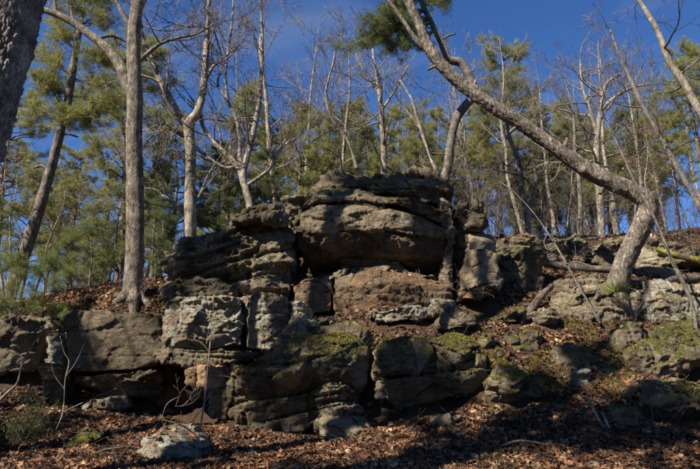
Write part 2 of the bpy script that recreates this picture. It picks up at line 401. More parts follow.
# left wall
rock('l1', [(-25, 322), (8, 314), (32, 317), (40, 332), (36, 356), (22, 372), (-25, 374)], 12.5, 1.6, 'rounded grey boulder at the far left edge behind the young pine', mat=RG, layers=0.9, bulge=.5, saw=0.2)
rock('l2', [(42, 338), (58, 333), (64, 345), (62, 374), (42, 374)], 12.5, 1.2, 'narrow upright pale block left of the broad brown rock face', mat=RP, layers=0.9, saw=0.1)
rock('l3', [(38, 378), (62, 376), (64, 398), (52, 408), (38, 402)], 12.3, 1.2, 'low square block under the narrow upright pale block', mat=RG, layers=.5, saw=0.1)
rock('l4', [(62, 316), (82, 309), (120, 310), (158, 316), (161, 340), (160, 362), (132, 370), (96, 373), (64, 371)], 12.35, 2.0, 'broad flat brown rock face with moss and leaves along its top', mat=RB, layers=1.1, lump=.05, amp=.03, joint=.02, bulge=.12, fine=.5, saw=0.0)
rock('l5', [(66, 376), (110, 372), (150, 370), (156, 380), (152, 396), (110, 399), (84, 402), (66, 396)], 12.35, 1.3, 'dark layered ledge with a round hollow below the broad brown face', mat=RT, layers=0.24, amp=.1, pit=0.25, prof=[(372, 0), (382, .1), (388, .35), (402, .2)])
rock('l6', [(72, 406), (92, 397), (116, 398), (122, 408), (112, 416), (76, 416)], 11.9, .8, 'small pale stone in leaves at the foot of the dark layered ledge', mat=RP, layers=.3, vox=.03, name='stone')

# pitted ledge
rock('p1', [(158, 304), (166, 297), (200, 293), (238, 294), (241, 320), (238, 344), (210, 350), (172, 352), (160, 346)], 11.9, 2.0, 'pale pitted block at the left end of the middle ledge', mat=RP, layers=0.9, pit=0.45, amp=0.06, bulge=.25, prof=[(294, .2), (300, 0), (340, .05), (352, .25)], vox=.024, saw=0.3, joint=0.04, lump=0.12)
rock('p2', [(238, 294), (262, 290), (284, 296), (290, 312), (286, 340), (272, 350), (243, 348)], 12.0, 1.8, 'grey rounded block right of the pale pitted block in a trunk shadow', mat=RP, layers=0.8, pit=0.2, bulge=.45, skew=-.1, vox=.028, saw=0.2, amp=0.06)
rock('p3', [(286, 303), (300, 300), (312, 307), (312, 322), (296, 332), (284, 345)], 12.15, 1.5, 'small grey block at the right end of the middle ledge above moss', mat=RP, layers=0.8, bulge=.4, vox=.028, saw=0.2, amp=0.05)
rock('p4', [(150, 352), (200, 350), (242, 349), (262, 352), (240, 361), (200, 366), (165, 362)], 12.0, 1.6, 'thin dark shelf jutting out under the pale pitted block', mat=RT, layers=.15, amp=.06, bulge=.2, vox=.028, name='ledge')
rock('o1', [(197, 367), (224, 364), (226, 388), (210, 391), (197, 386)], 11.72, .9, 'squarish orange stone under the shelf, with a dark gap to its left', mat=RRL, layers=.6, vox=.026, lump=.05, fine=.7, amp=.04, bulge=.12, name='stone', saw=0.0)
rock('o2', [(227, 362), (240, 364), (243, 380), (228, 386)], 11.68, .9, 'narrow orange stone wedged right of the squarish orange stone', mat=RRL, layers=.6, vox=.026, lump=.05, fine=.7, amp=.04, bulge=.12, name='stone', saw=0.0)
rock('o3', [(206, 392), (228, 386), (232, 400), (226, 422), (206, 418)], 11.6, .9, 'tall leaning brown slab below the squarish orange stone', mat=rock_mat(1.1, .4, .4, 0., .1), layers=.9, vox=.026, lump=.05, fine=.7, amp=.04, bulge=.12, name='stone', saw=0.0)
rock('o4', [(184, 371), (198, 367), (198, 386), (186, 384)], 11.85, .7, 'small rusty stone at the dark mouth left of the orange stones', mat=RR, layers=.5, vox=.026, lump=.04, fine=.7, amp=.04, bulge=.12, name='stone', saw=0.0)

# upper left stack
rock('u1', [(158, 300), (152, 290), (166, 272), (163, 250), (182, 238), (214, 226), (238, 213), (262, 213), (284, 220), (289, 250), (291, 285), (288, 297), (240, 295), (200, 295)], 12.9, 2.4, 'tall honeycombed rock stack of tilted layers left of the big overhang', mat=RT, layers=0.36, tilt=.28, pit=0.9, amp=0.15, joint=.08, bulge=.35, prof=[(212, .45), (240, .15), (262, .0), (280, .12), (290, .0), (300, .1)], vox=.03, saw=0.8)
rock('u2', [(232, 216), (240, 209), (262, 205), (279, 206), (286, 214), (284, 222), (262, 217), (240, 220)], 12.75, 1.8, 'thin flat capstone on the honeycombed rock stack', mat=RD, layers=0.3, tilt=.1, amp=.08, vox=.028, name='capstone')
rock('u3', [(150, 293), (158, 283), (182, 277), (214, 281), (232, 291), (212, 297), (176, 300), (154, 301)], 12.45, 2., 'smooth dark bulging layer under the left side of the honeycombed stack', mat=RD, layers=0.6, tilt=.1, amp=.07, bulge=.35, vox=.03, saw=0.3)

# gap blocks
rock('g1', [(284, 200), (300, 196), (303, 214), (300, 219), (285, 218)], 13.7, 1., 'upper small block stacked in the gap left of the overhang', mat=RT, layers=.5, vox=.03, bulge=.1, name='stone', saw=0.0)
rock('g2', [(285, 220), (301, 220), (302, 238), (295, 241), (285, 239)], 13.65, 1., 'lower small block stacked in the gap left of the overhang', mat=RT, layers=.5, vox=.03, bulge=.1, name='stone', saw=0.0)
rock('g3', [(284, 243), (297, 242), (299, 262), (296, 284), (287, 284)], 13.8, 1., 'narrow dark stone at the bottom of the gap left of the overhang', mat=RD, layers=.4, vox=.03, bulge=.1, name='stone', saw=0.0)

# big overhang
rock('t1', [(308, 193), (316, 180), (330, 168), (347, 163), (368, 166), (392, 171), (402, 168), (432, 165), (448, 168), (456, 180), (455, 192), (447, 200), (420, 196), (380, 190), (340, 190)], 13.55, 2.6, 'dark craggy cap of layered rock crowning the outcrop', mat=RD, layers=0.42, tilt=-.04, amp=0.16, joint=.08, bulge=.3, prof=[(164, .75), (176, .35), (186, .2), (192, .3)], vox=.032, name='cap_rock', saw=0.6, fine=1.2)
rock('t2', [(299, 203), (306, 196), (322, 189), (352, 187), (392, 191), (424, 199), (446, 206), (454, 214), (452, 224), (430, 217), (400, 206), (360, 200), (320, 199), (303, 208)], 13.3, 2.6, 'thin weathered layer between the craggy cap and the big overhang', mat=RT, layers=0.26, amp=.1, tilt=-0.12, bulge=.25, prof=[(188, .3), (196, 0), (224, 0)], vox=.03, name='ledge', saw=0.5)
rock('t3', [(299, 210), (318, 200), (360, 200), (400, 206), (428, 217), (450, 226), (452, 240), (430, 236), (400, 231), (350, 229), (312, 232), (300, 228)], 13.2, 2.6, 'pale smooth lip of the big overhang, sunlit below the thin weathered layer', mat=rock_mat(1.2, .1, .4, 0., .7), layers=1.6, saw=0., amp=.08, joint=.03, bulge=.2, prof=[(202, .2), (212, .05), (226, .0), (238, .12)], vox=.03, fine=.8, lump=.08, name='overhang')  # upper part of one block, its paler tone carries some of the sunlight
rock('t6', [(298, 226), (340, 224), (400, 226), (452, 236), (452, 256), (446, 270), (420, 272), (380, 266), (340, 270), (310, 270), (298, 252)], 13.28, 2.6, 'dark receding face with painted shade under the pale lip of the big overhang', mat=rock_mat(.7, .2, .15, 0., 1.), layers=.8, saw=.2, amp=.1, joint=.05, bulge=.15, prof=[(226, .0), (240, .1), (252, .3), (258, .7), (270, 1.5)], vox=.03, name='overhang')  # same block, darker stone with the shade of the undercut painted into its colour
rock('t4', [(442, 198), (454, 205), (456, 232), (455, 270), (454, 292), (445, 292), (442, 270), (446, 240), (440, 222)], 13.35, 1.6, 'tall thin rock rib at the right end of the overhang', mat=RT, layers=.7, amp=.08, bulge=.1, vox=.028, name='rock_rib', saw=0.2)
rock('t5', [(304, 277), (336, 268), (346, 256), (372, 253), (396, 256), (412, 267), (440, 275), (400, 280), (340, 281)], 13.45, 1.6, 'tan wedge of thin layers in the hollow under the overhang', mat=rock_mat(1.1, .5, .1, 0., .3), layers=0.13, amp=.09, tilt=.05, vox=.03, prof=[(254, .5), (276, 0)], bulge=.3, name='ledge', saw=1)
rock('b1', [(291, 284), (304, 278), (331, 275), (334, 290), (332, 313), (310, 314), (292, 306)], 13.0, 2.2, 'left half of the rusty base slab, left of its upright crack', mat=RR, layers=1.2, amp=0.06, bulge=.12, prof=[(276, .25), (284, .0), (312, 0)], vox=.03, fine=0.6, name='slab', saw=0.0)
rock('b2', [(334, 276), (360, 271), (395, 274), (425, 276), (452, 283), (454, 296), (440, 303), (400, 306), (365, 314), (335, 314)], 12.95, 2.2, 'right half of the rusty base slab, right of its upright crack', mat=rock_mat(1.0, .95, .2, 0., .4), layers=0.7, tilt=-.05, amp=0.07, bulge=.12, prof=[(270, .3), (284, 0), (312, 0.05)], vox=.03, fine=0.7, name='slab', saw=0.3)

# right pillar pair
rock('r1', [(455, 212), (460, 200), (470, 197), (474, 215), (470, 250), (468, 290), (456, 292), (453, 250)], 13.7, 1.5, 'dark split pillar left of the pale shouldered pillar', mat=RD, layers=.8, amp=.06, vox=.03, name='pillar_rock', saw=0.2)
rock('r2', [(467, 214), (476, 198), (486, 200), (489, 214), (488, 224), (474, 226)], 13.4, 1.2, 'small dark rounded crag behind the top of the pale shouldered pillar', mat=RD, layers=.4, amp=.08, vox=.03, name='crag', saw=0.4)
rock('r3', [(472, 226), (486, 220), (499, 228), (501, 246), (497, 262), (504, 278), (500, 288), (484, 284), (462, 292), (461, 270), (470, 250)], 12.95, 1.8, 'pale shouldered pillar with a smooth sunlit top right of the overhang', mat=rock_mat(1.5, .15, .5, 0., .4), layers=1.3, amp=0.08, bulge=.3, skew=-.12, tilt=-.2, prof=[(220, .7), (236, .3), (250, .1), (288, 0)], vox=.028, name='pillar_rock', saw=0.1, fine=0.7)
rock('r4', [(460, 290), (482, 283), (498, 290), (496, 297), (462, 298)], 12.8, 1., 'low rusty stone at the foot of the pale pillar', mat=RR, layers=.4, vox=.03, name='stone')

# stones on the leafy shelf
rock('s1', [(364, 316), (378, 309), (400, 306), (422, 305), (428, 312), (418, 319), (385, 321)], 12.1, .7, 'long low pale stone in leaves below the rusty base slab', mat=RP, layers=.25, vox=.028, name='stone')
rock('s2', [(424, 313), (434, 303), (452, 302), (456, 309), (448, 316)], 12.2, .6, 'small pale stone right of the long low pale stone', mat=RP, layers=.25, vox=.028, name='stone')
rock('s3', [(442, 332), (448, 315), (458, 308), (468, 316), (472, 332), (466, 339), (447, 339)], 11.8, .7, 'bluish grey triangular stone on the leafy shelf', mat=RG, layers=.6, vox=.026, prof=[(308, .3), (336, 0)], name='stone', saw=0.0)
rock('s4', [(338, 333), (346, 324), (356, 325), (360, 337), (344, 341)], 11.6, .5, 'white topped stone set in moss on the dark lower boulder', mat=RP, layers=.5, vox=.026, name='stone', saw=0.0)

# lower boulders
rock('d1', [(222, 388), (230, 374), (246, 362), (262, 356), (284, 344), (310, 336), (340, 330), (362, 333), (372, 344), (373, 366), (370, 386), (356, 400), (330, 408), (318, 420), (296, 428), (250, 426), (228, 420), (221, 404)], 10.7, 2.3, 'big dark layered boulder with a mossy top at the foot of the outcrop', mat=RT, layers=0.38, tilt=.22, amp=0.17, joint=.09, bulge=.55, prof=[(328, .7), (342, .25), (356, .05), (372, 0), (386, .1), (395, .25), (425, .4)], vox=.026)
rock('d2', [(310, 388), (330, 380), (345, 382), (356, 392), (358, 408), (346, 420), (318, 420), (312, 404)], 10.65, 1.0, 'crumbling stack of thin pale layers at the right foot of the dark boulder', mat=rock_mat(1.15, .15, .4, 0., .2), layers=.09, tilt=.12, amp=.12, joint=.06, bulge=.2, vox=.026, name='layered_rock')
rock('d3', [(318, 428), (334, 416), (362, 414), (374, 424), (374, 438), (346, 441), (322, 438)], 10.35, .9, 'rounded grey stone in leaves below the crumbling thin layers', mat=rock_mat(1.1, .1, .5, 0., .2), layers=.5, prof=[(414, .4), (430, 0)], vox=.026, name='stone', saw=0.0)
rock('d4', [(376, 352), (384, 340), (404, 331), (440, 334), (470, 336), (484, 342), (488, 356), (462, 366), (420, 372), (378, 374)], 10.95, 2.0, 'upper half of the mossy right hand lower ledge', mat=RGM, layers=0.34, tilt=.08, amp=0.13, joint=.07, bulge=.25, prof=[(330, .6), (342, .2), (354, .03), (372, 0)], vox=.03, name='ledge')
rock('d5', [(378, 378), (420, 374), (462, 366), (488, 358), (490, 376), (484, 390), (462, 398), (436, 406), (404, 412), (384, 406)], 10.95, 1.8, 'undercut lower half of the mossy right hand lower ledge', mat=RT, layers=0.3, tilt=.1, amp=0.16, joint=.08, bulge=.25, prof=[(360, .03), (378, .05), (388, .2), (410, .4)], vox=.03, name='ledge')
rock('d6', [(428, 423), (446, 417), (464, 417), (470, 423), (452, 429), (432, 428)], 10.3, .6, 'flat stone half buried in leaves below the undercut ledge', mat=RG, layers=.3, vox=.028, name='stone')

# right bank
rock('k1', [(486, 402), (488, 384), (500, 372), (520, 364), (546, 372), (556, 386), (550, 398), (520, 406), (496, 411)], 10.6, 1.4, 'dark boulder with one pale sunlit facet, set low in the mossy bank', mat=RGM, layers=0.6, amp=.12, tilt=.15, prof=[(366, .25), (380, .05), (392, .05), (408, .3)], bulge=.35, vox=.028, saw=0.5)
rock('k2', [(570, 384), (572, 374), (586, 369), (598, 374), (600, 386), (588, 390)], 11.2, .8, 'small pale stone in the mossy bank right of the dark boulder', mat=RP, layers=.4, vox=.026, name='stone', saw=0.0)
rock('k3', [(600, 382), (602, 364), (618, 357), (628, 366), (626, 382), (612, 388)], 11.3, .9, 'upright grey stone on the mossy bank left of the mossy slab', mat=RGM, layers=.5, vox=.028, name='stone', saw=0.0)
rock('k4', [(628, 372), (634, 352), (656, 340), (690, 330), (730, 325), (730, 358), (700, 364), (664, 378), (640, 384)], 11.3, 1.8, 'long mossy slab with a cracked pale face at the right edge', mat=RM, layers=0.6, tilt=.14, amp=0.14, joint=.08, bulge=.2, prof=[(330, .4), (346, .1), (356, 0), (380, .15)], vox=.03, name='slab', saw=0.5)
rock('k5', [(548, 312), (556, 296), (578, 286), (606, 283), (630, 288), (640, 302), (644, 318), (610, 322), (560, 323)], 13.0, 1.6, 'wide grey boulder at the foot of the bent leaning tree', mat=RG, layers=.7, amp=.08, prof=[(284, .4), (300, .1), (318, 0)], bulge=.3, vox=.03, saw=0.1)
rock('k6', [(640, 322), (634, 306), (640, 292), (668, 284), (700, 283), (730, 290), (730, 320), (690, 322)], 13.1, 1.8, 'flat topped grey boulder right of the bent leaning tree', mat=RP, layers=0.6, tilt=-.08, amp=.12, joint=.08, prof=[(284, .35), (302, .05), (318, 0)], bulge=.2, vox=.03, saw=0.3)
rock('k7', [(505, 262), (520, 250), (540, 248), (549, 262), (550, 280), (540, 296), (520, 299), (502, 288)], 14.0, 1.2, 'grey block among roots right of the pale pillar', mat=RGM, layers=0.8, amp=.1, vox=.03, saw=0.3)
rock('k8', [(497, 246), (502, 236), (524, 231), (546, 235), (549, 246), (530, 250), (505, 258)], 15.0, 1.2, 'low dark ledge behind the grey block among roots', mat=RT, layers=0.4, amp=.1, vox=.035, name='ledge', saw=0.4)
rock('k9', [(570, 258), (572, 240), (578, 231), (590, 240), (598, 252), (597, 262), (578, 262)], 15.6, 1., 'pointed grey boulder left of the bent leaning trunk', mat=RG, layers=.7, vox=.035, bulge=.3, saw=0.0)
rock('k10', [(594, 262), (600, 244), (616, 238), (634, 240), (636, 268), (612, 270)], 15.4, 1.2, 'dark sided block directly behind the bent leaning trunk', mat=RG, layers=.6, vox=.035, skew=.25, saw=0.0)
rock('k11', [(636, 280), (634, 252), (644, 239), (656, 245), (668, 260), (676, 277)], 14.9, 1.2, 'bright white lit boulder just right of the bent trunk', mat=RW, layers=.8, vox=.032, skew=-.25, prof=[(240, .6), (276, 0)], saw=0.0)
rock('k12', [(676, 262), (680, 250), (700, 246), (730, 246), (730, 266), (690, 270)], 15.2, 1.4, 'mossy grey rock at the right edge above the fallen log', mat=RM, layers=.4, vox=.04)
rock('k13', [(476, 340), (484, 334), (500, 336), (500, 344), (486, 348)], 11.6, .6, 'little mossy stone at the right end of the leafy shelf', mat=RM, layers=.4, vox=.028, name='stone')
rock('k14', [(640, 420), (648, 400), (672, 384), (700, 378), (730, 380), (730, 430), (680, 436), (652, 432)], 9.9, 1.4, 'shadowed dark ledge in the lower right corner', mat=RT, layers=.2, tilt=.15, amp=.13, prof=[(380, .6), (396, .1), (410, 0), (430, .4)], vox=.032, name='ledge')
rock('k15', [(632, 398), (640, 388), (656, 386), (662, 396), (650, 404)], 10.3, .5, 'small stone on the bank above the shadowed dark ledge', mat=RG, layers=.4, vox=.028, name='stone')
rock('k16', [(494, 318), (506, 312), (522, 313), (526, 320), (510, 325), (496, 323)], 12.5, .6, 'flat mossy stone in leaves below the grey block among roots', mat=RM, layers=.2, vox=.028, name='stone')
rock('k17', [(538, 320), (544, 310), (556, 311), (562, 320), (552, 326)], 12.5, .6, 'small grey stone left of the wide grey boulder', mat=RG, layers=.4, vox=.028, name='stone')

rock('m1', [(556, 368), (562, 352), (584, 346), (606, 350), (612, 362), (600, 372), (574, 374)], 11.5, .9, 'half buried grey ledge in the bank below the wide grey boulder', mat=RGM, layers=.5, saw=.3, tilt=.1, vox=.03, name='ledge')
rock('m2', [(608, 344), (618, 330), (640, 324), (652, 332), (640, 344), (622, 350)], 12.0, .8, 'mossy block left above the long mossy slab', mat=RM, layers=.5, saw=.2, vox=.03)
rock('m3', [(606, 262), (600, 246), (614, 236), (640, 234), (664, 240), (684, 244), (690, 256), (660, 262), (630, 264)], 16.0, 1.2, 'low grey rock outcrop behind the bright lit boulder', mat=RT, layers=.5, saw=.3, vox=.04)
rock('m4', [(536, 262), (540, 248), (556, 240), (572, 246), (574, 262), (554, 266)], 15.3, 1., 'dark low rock between the root tangle and the pointed boulder', mat=RT, layers=.4, vox=.035)
rock('m5', [(552, 292), (560, 276), (584, 272), (606, 276), (602, 290), (574, 294)], 13.9, .8, 'grey ledge just under the dark fallen log', mat=RG, layers=.4, saw=.4, vox=.03, name='ledge')
rock('m6', [(500, 345), (508, 334), (528, 330), (546, 336), (548, 348), (524, 354)], 11.9, .8, 'low mossy rock in leaves right of the mossy lower ledge', mat=RM, layers=.4, saw=.3, vox=.03)
rock('m7', [(610, 428), (616, 412), (634, 404), (646, 410), (644, 426), (626, 434)], 9.9, .8, 'dark stone in the shade left of the shadowed dark ledge', mat=RT, layers=.4, vox=.03, name='stone')
rock('m8', [(296, 336), (306, 322), (326, 318), (346, 322), (350, 334), (326, 340)], 11.9, .8, 'pale grey ledge at the back of the dark boulder top', mat=RP, layers=.4, saw=.2, vox=.03, name='ledge')
rock('m9', [(272, 348), (282, 330), (300, 322), (308, 330), (298, 344), (284, 354)], 11.6, .9, 'sloping pale slab between the grey block and the dark boulder', mat=RP, layers=.6, saw=.1, vox=.028, name='slab')
# foreground stones
rock('f1', [(128, 470), (136, 452), (152, 435), (170, 427), (184, 430), (192, 440), (196, 456), (198, 474), (150, 478)], 8.7, 1.0, 'pale lichen covered boulder in leaves at the front left', mat=rock_mat(1.05, 0., .95, .1, .2), layers=.9, amp=.06, lump=.12, bulge=.35, prof=[(428, .55), (450, .1), (470, 0)], vox=.022, joint=.02, saw=0.0)
rock('f2', [(52, 442), (60, 434), (78, 430), (94, 433), (98, 440), (84, 447), (60, 449)], 9.6, .8, 'flat mossy stone in leaves left of the pale boulder', mat=RM, layers=.4, vox=.024, prof=[(430, .3), (446, 0)], name='stone')
rock('f3', [(34, 372), (44, 362), (60, 372), (60, 380), (40, 384)], 12.0, .6, 'small mossy stone between the left boulder and the upright block', mat=RM, layers=.4, vox=.03, name='stone')
# ---------------------------------------------------------------- tubes, twigs, needles
class Geo:
    def __init__(s): s.V = []; s.F = []; s.n = 0
    def add(s, V, F): s.V.append(V); s.F.append(F + s.n); s.n += len(V)
    def mesh(s, name, mat, smooth=True):
        return mesh_np(name, np.concatenate(s.V), np.concatenate(s.F), mat, smooth)
def resample(P, step):
    """Catmull-Rom through the rows of P (x, y, z, r)"""
    P = np.asarray(P, float); Q = np.vstack([2 * P[0] - P[1], P, 2 * P[-1] - P[-2]]); out = []
    for i in range(1, len(Q) - 2):
        n = max(2, int(np.linalg.norm(Q[i + 1][:3] - Q[i][:3]) / step))
        t = np.linspace(0, 1, n, endpoint=False)[:, None]
        out.append(.5 * (2 * Q[i] + (Q[i + 1] - Q[i - 1]) * t + (2 * Q[i - 1] - 5 * Q[i] + 4 * Q[i + 1] - Q[i + 2]) * t ** 2 + (3 * Q[i] - Q[i - 1] - 3 * Q[i + 1] + Q[i + 2]) * t ** 3))
    out.append(P[-1:]); return np.vstack(out)
def tubes(G, T, sides):
    """T: (m, n, 4) polylines of equal length"""
    T = np.asarray(T, float); m, n, _ = T.shape; P = T[..., :3]; r = T[..., 3]
    tan = np.gradient(P, axis=1); tan /= np.linalg.norm(tan, axis=2)[..., None] + 1e-9
    ref = np.where(np.abs(tan[:, :1, 2:3]) > .8, np.array([1., 0, 0]), np.array([0, 0, 1.])); ref = np.broadcast_to(ref, tan.shape)
    a = np.cross(tan, ref); a /= np.linalg.norm(a, axis=2)[..., None] + 1e-9; b = np.cross(tan, a)
    th = np.arange(sides) * 2 * math.pi / sides
    V = P[:, :, None] + r[:, :, None, None] * (a[:, :, None] * np.cos(th)[None, None, :, None] + b[:, :, None] * np.sin(th)[None, None, :, None])
    i = np.arange(n - 1)[:, None]; j = np.arange(sides)[None]; j2 = (j + 1) % sides
    f = np.stack([i * sides + j, i * sides + j2, (i + 1) * sides + j2, (i + 1) * sides + j], -1).reshape(-1, 4)
    F = (f[None] + (np.arange(m) * n * sides)[:, None, None]).reshape(-1, 4)
    G.add(V.reshape(-1, 3), F)
def bark_tube(P, sides=24, step=.05, amp=.012, flute=.0, freq=9., plates=0., seed=0, knots=0, origin=None):
    """a trunk or limb with relief: P rows (x, y, z, r)"""
    Q = resample(P, step); n = len(Q); p = Q[:, :3]; tan = np.gradient(p, axis=0); tan /= np.linalg.norm(tan, axis=1)[:, None]
    a = np.zeros((n, 3)); v = np.cross(tan[0], (0.31, .9, .1)); v /= np.linalg.norm(v)
    for i in range(n):
        v = v - tan[i] * v.dot(tan[i]); v /= np.linalg.norm(v); a[i] = v
    b = np.cross(tan, a); th = np.arange(sides) * 2 * math.pi / sides
    dr = a[:, None] * np.cos(th)[None, :, None] + b[:, None] * np.sin(th)[None, :, None]
    L = np.concatenate([[0], np.cumsum(np.linalg.norm(np.diff(p, axis=0), axis=1))])
    r = Q[:, 3][:, None] * np.ones((1, sides))
    cyl = np.stack([np.broadcast_to(np.cos(th)[None], r.shape) * r.mean(), np.broadcast_to(np.sin(th)[None], r.shape) * r.mean(), np.broadcast_to(L[:, None], r.shape)], -1).reshape(-1, 3) + seed * 13.7
    d = flute * noise(cyl * (5, 5, .6)) + amp * fbm(cyl * (freq, freq, freq * .22), 3) + amp * .7 * noise(cyl * 3.)
    if plates:
        f1, f2 = worley((cyl + .035 * np.stack([noise(cyl * 5), noise(cyl * 5 + 9), noise(cyl * 5 + 5)], 1)) * (24, 24, 8)); d = d + plates * (sstep(.0, .35, f2 - f1) - .5) * (.6 + .6 * noise(cyl * 4)) + plates * .7 * fbm(cyl * (30, 30, 14), 3)
    for k in range(knots):
        rs = np.random.RandomState(seed * 7 + k); c = np.array([math.cos(rs.uniform(0, 6.28)), math.sin(rs.uniform(0, 6.28)), 0]) * r.mean(); c[2] = rs.uniform(0, L[-1])
        d = d + r.mean() * .35 * np.exp(-((cyl - seed * 13.7 - c) ** 2).sum(1) / (r.mean() * .55) ** 2)
    V = (p[:, None] + dr * (r + d.reshape(r.shape))[..., None]).reshape(-1, 3)
    i = np.arange(n - 1)[:, None]; j = np.arange(sides)[None]; j2 = (j + 1) % sides
    F = np.stack([i * sides + j, i * sides + j2, (i + 1) * sides + j2, (i + 1) * sides + j], -1).reshape(-1, 4)
    # close the top end
    top = len(V); e = (n - 1) * sides; V = np.vstack([V, V[e:e + sides] * .5 + p[-1] * .5])
    F = np.vstack([F, np.stack([e + j[0], e + j2[0], top + j2[0], top + j[0]], -1)])
    if origin is not None: V = V - origin
    return V, F
def unit(v): return v / (np.linalg.norm(v) + 1e-9)
def grow(rng, p, d, L, r, lvl, out, up=.12, wander=.15, kids=(6, 5, 4), seg=None, start=.25, rmin=.004):
    n = {3: 9, 2: 7, 1: 6, 0: 5}.get(lvl, 9); P = np.zeros((n, 4)); P[0, :3] = p; P[0, 3] = r; dd = d.copy(); s = L / (n - 1); dirs = [dd]
    for i in range(1, n):
        dd = unit(dd + np.array([rng.gauss(0, wander), rng.gauss(0, wander), rng.gauss(0, wander) + up])); dirs.append(dd)
        P[i, :3] = P[i - 1, :3] + dd * s; P[i, 3] = max(rmin, r * (1 - .78 * i / (n - 1)))
    out.setdefault(n, []).append(P)
    if lvl > 0:
        for k in range(kids[len(kids) - lvl] if lvl <= len(kids) else kids[0]):
            t = rng.uniform(start, .98); f = t * (n - 1); i = min(n - 2, int(f)); q = P[i] + (P[i + 1] - P[i]) * (f - i)
            ax = unit(np.cross(dirs[i], [rng.gauss(0, 1), rng.gauss(0, 1), rng.gauss(0, 1)])); an = R(rng.uniform(25, 62))
            nd = unit(dirs[i] * math.cos(an) + ax * math.sin(an))
            grow(rng, q[:3], nd, L * rng.uniform(.35, .62) * (1.15 - .4 * t), max(rmin, q[3] * rng.uniform(.45, .7)), lvl - 1, out, up, wander * 1.15, kids, seg, start, rmin)
def twig_mesh(name, out, mat, origin=None, sides=3):
    G = Geo()
    for n, L in out.items():
        T = np.array(L)
        if origin is not None: T[..., :3] -= origin
        big = T[:, 0, 3] > .022
        if big.any(): tubes(G, T[big], 6)
        if (~big).any(): tubes(G, T[~big], sides)
    return G.mesh(name, mat)
def needles(pos, dr, rs, n=12, length=.11, width=.0075, spread=.75, pal=None, droop=0.):
    K = len(pos); D = dr[:, None] * .75 + rs.randn(K, n, 3) * spread; D[..., 2] -= droop; D /= np.linalg.norm(D, axis=2)[..., None]
    Ln = length * rs.uniform(.7, 1.2, (K, n, 1)); S = np.cross(D, rs.randn(K, n, 3)); S /= np.linalg.norm(S, axis=2)[..., None] + 1e-9
    p0 = pos[:, None] + D * .01 + rs.randn(K, n, 3) * .02
    V = np.stack([p0 - S * width / 2, p0 + S * width / 2, p0 + D * Ln], 2).reshape(-1, 3)
    F = np.arange(len(V)).reshape(-1, 3)
    c = np.array(pal)[rs.randint(len(pal), size=K)]; c = np.repeat(c[:, None], n, 1) * rs.uniform(.75, 1.3, (K, n, 1))
    return V, F, c.reshape(-1, 3)
PAL_Y = [(.26, .265, .075), (.33, .315, .1), (.17, .195, .055), (.38, .34, .12), (.22, .235, .07)]
PAL_D = [(.09, .12, .04), (.13, .155, .045), (.07, .1, .035), (.17, .18, .055)]
PAL_G = [(.15, .19, .05), (.2, .23, .06), (.24, .25, .075), (.1, .135, .04)]
def needle_mesh(name, pos, dr, rs, origin=None, **k):
    V, F, c = needles(np.array(pos), np.array(dr), rs, **k)
    if origin is not None: V = V - origin
    me = mesh_np(name, V, F, M['needle']); set_tint(me, c, 3); return me

# ---------------------------------------------------------------- a pine bough: a limb that carries clumps of needles
def bough(rng, p0, p1, r0, out, tips, spread=.5, nsub=9, ntip=6, sublen=.55):
    v = p1 - p0; L = np.linalg.norm(v); n = 7; P = np.zeros((n, 4)); d = v / L
    for i in range(n):
        t = i / (n - 1); P[i, :3] = p0 + v * t + np.array([rng.gauss(0, .04), rng.gauss(0, .04), rng.gauss(0, .03) + .12 * L * math.sin(t * math.pi) * .3]) * (t > 0) * (i < n - 1) * min(1, L)
        P[i, 3] = max(.006, r0 * (1 - .75 * t))
    out.setdefault(n, []).append(P)
    for k in range(nsub):
        t = rng.uniform(.4, 1.) ** .8; q = p0 + v * t; a = np.array([rng.gauss(0, 1), rng.gauss(0, 1), rng.gauss(.15, .45)])
        nd = unit(d * .55 + unit(a) * .85); sl = sublen * rng.uniform(.5, 1.1); m = 6; S = np.zeros((m, 4)); S[0] = (*q, .009); dd = nd
        for i in range(1, m):
            dd = unit(dd + np.array([rng.gauss(0, .2), rng.gauss(0, .2), rng.gauss(.1, .15)])); S[i, :3] = S[i - 1, :3] + dd * sl / (m - 1); S[i, 3] = .005
            for _ in range(ntip // 3 if i > 1 else 0):
                tips.append((S[i, :3] + np.array([rng.gauss(0, .05), rng.gauss(0, .05), rng.gauss(0, .04)]), unit(dd + np.array([rng.gauss(0, .5), rng.gauss(0, .5), rng.gauss(.2, .4)]))))
        out.setdefault(m, []).append(S)

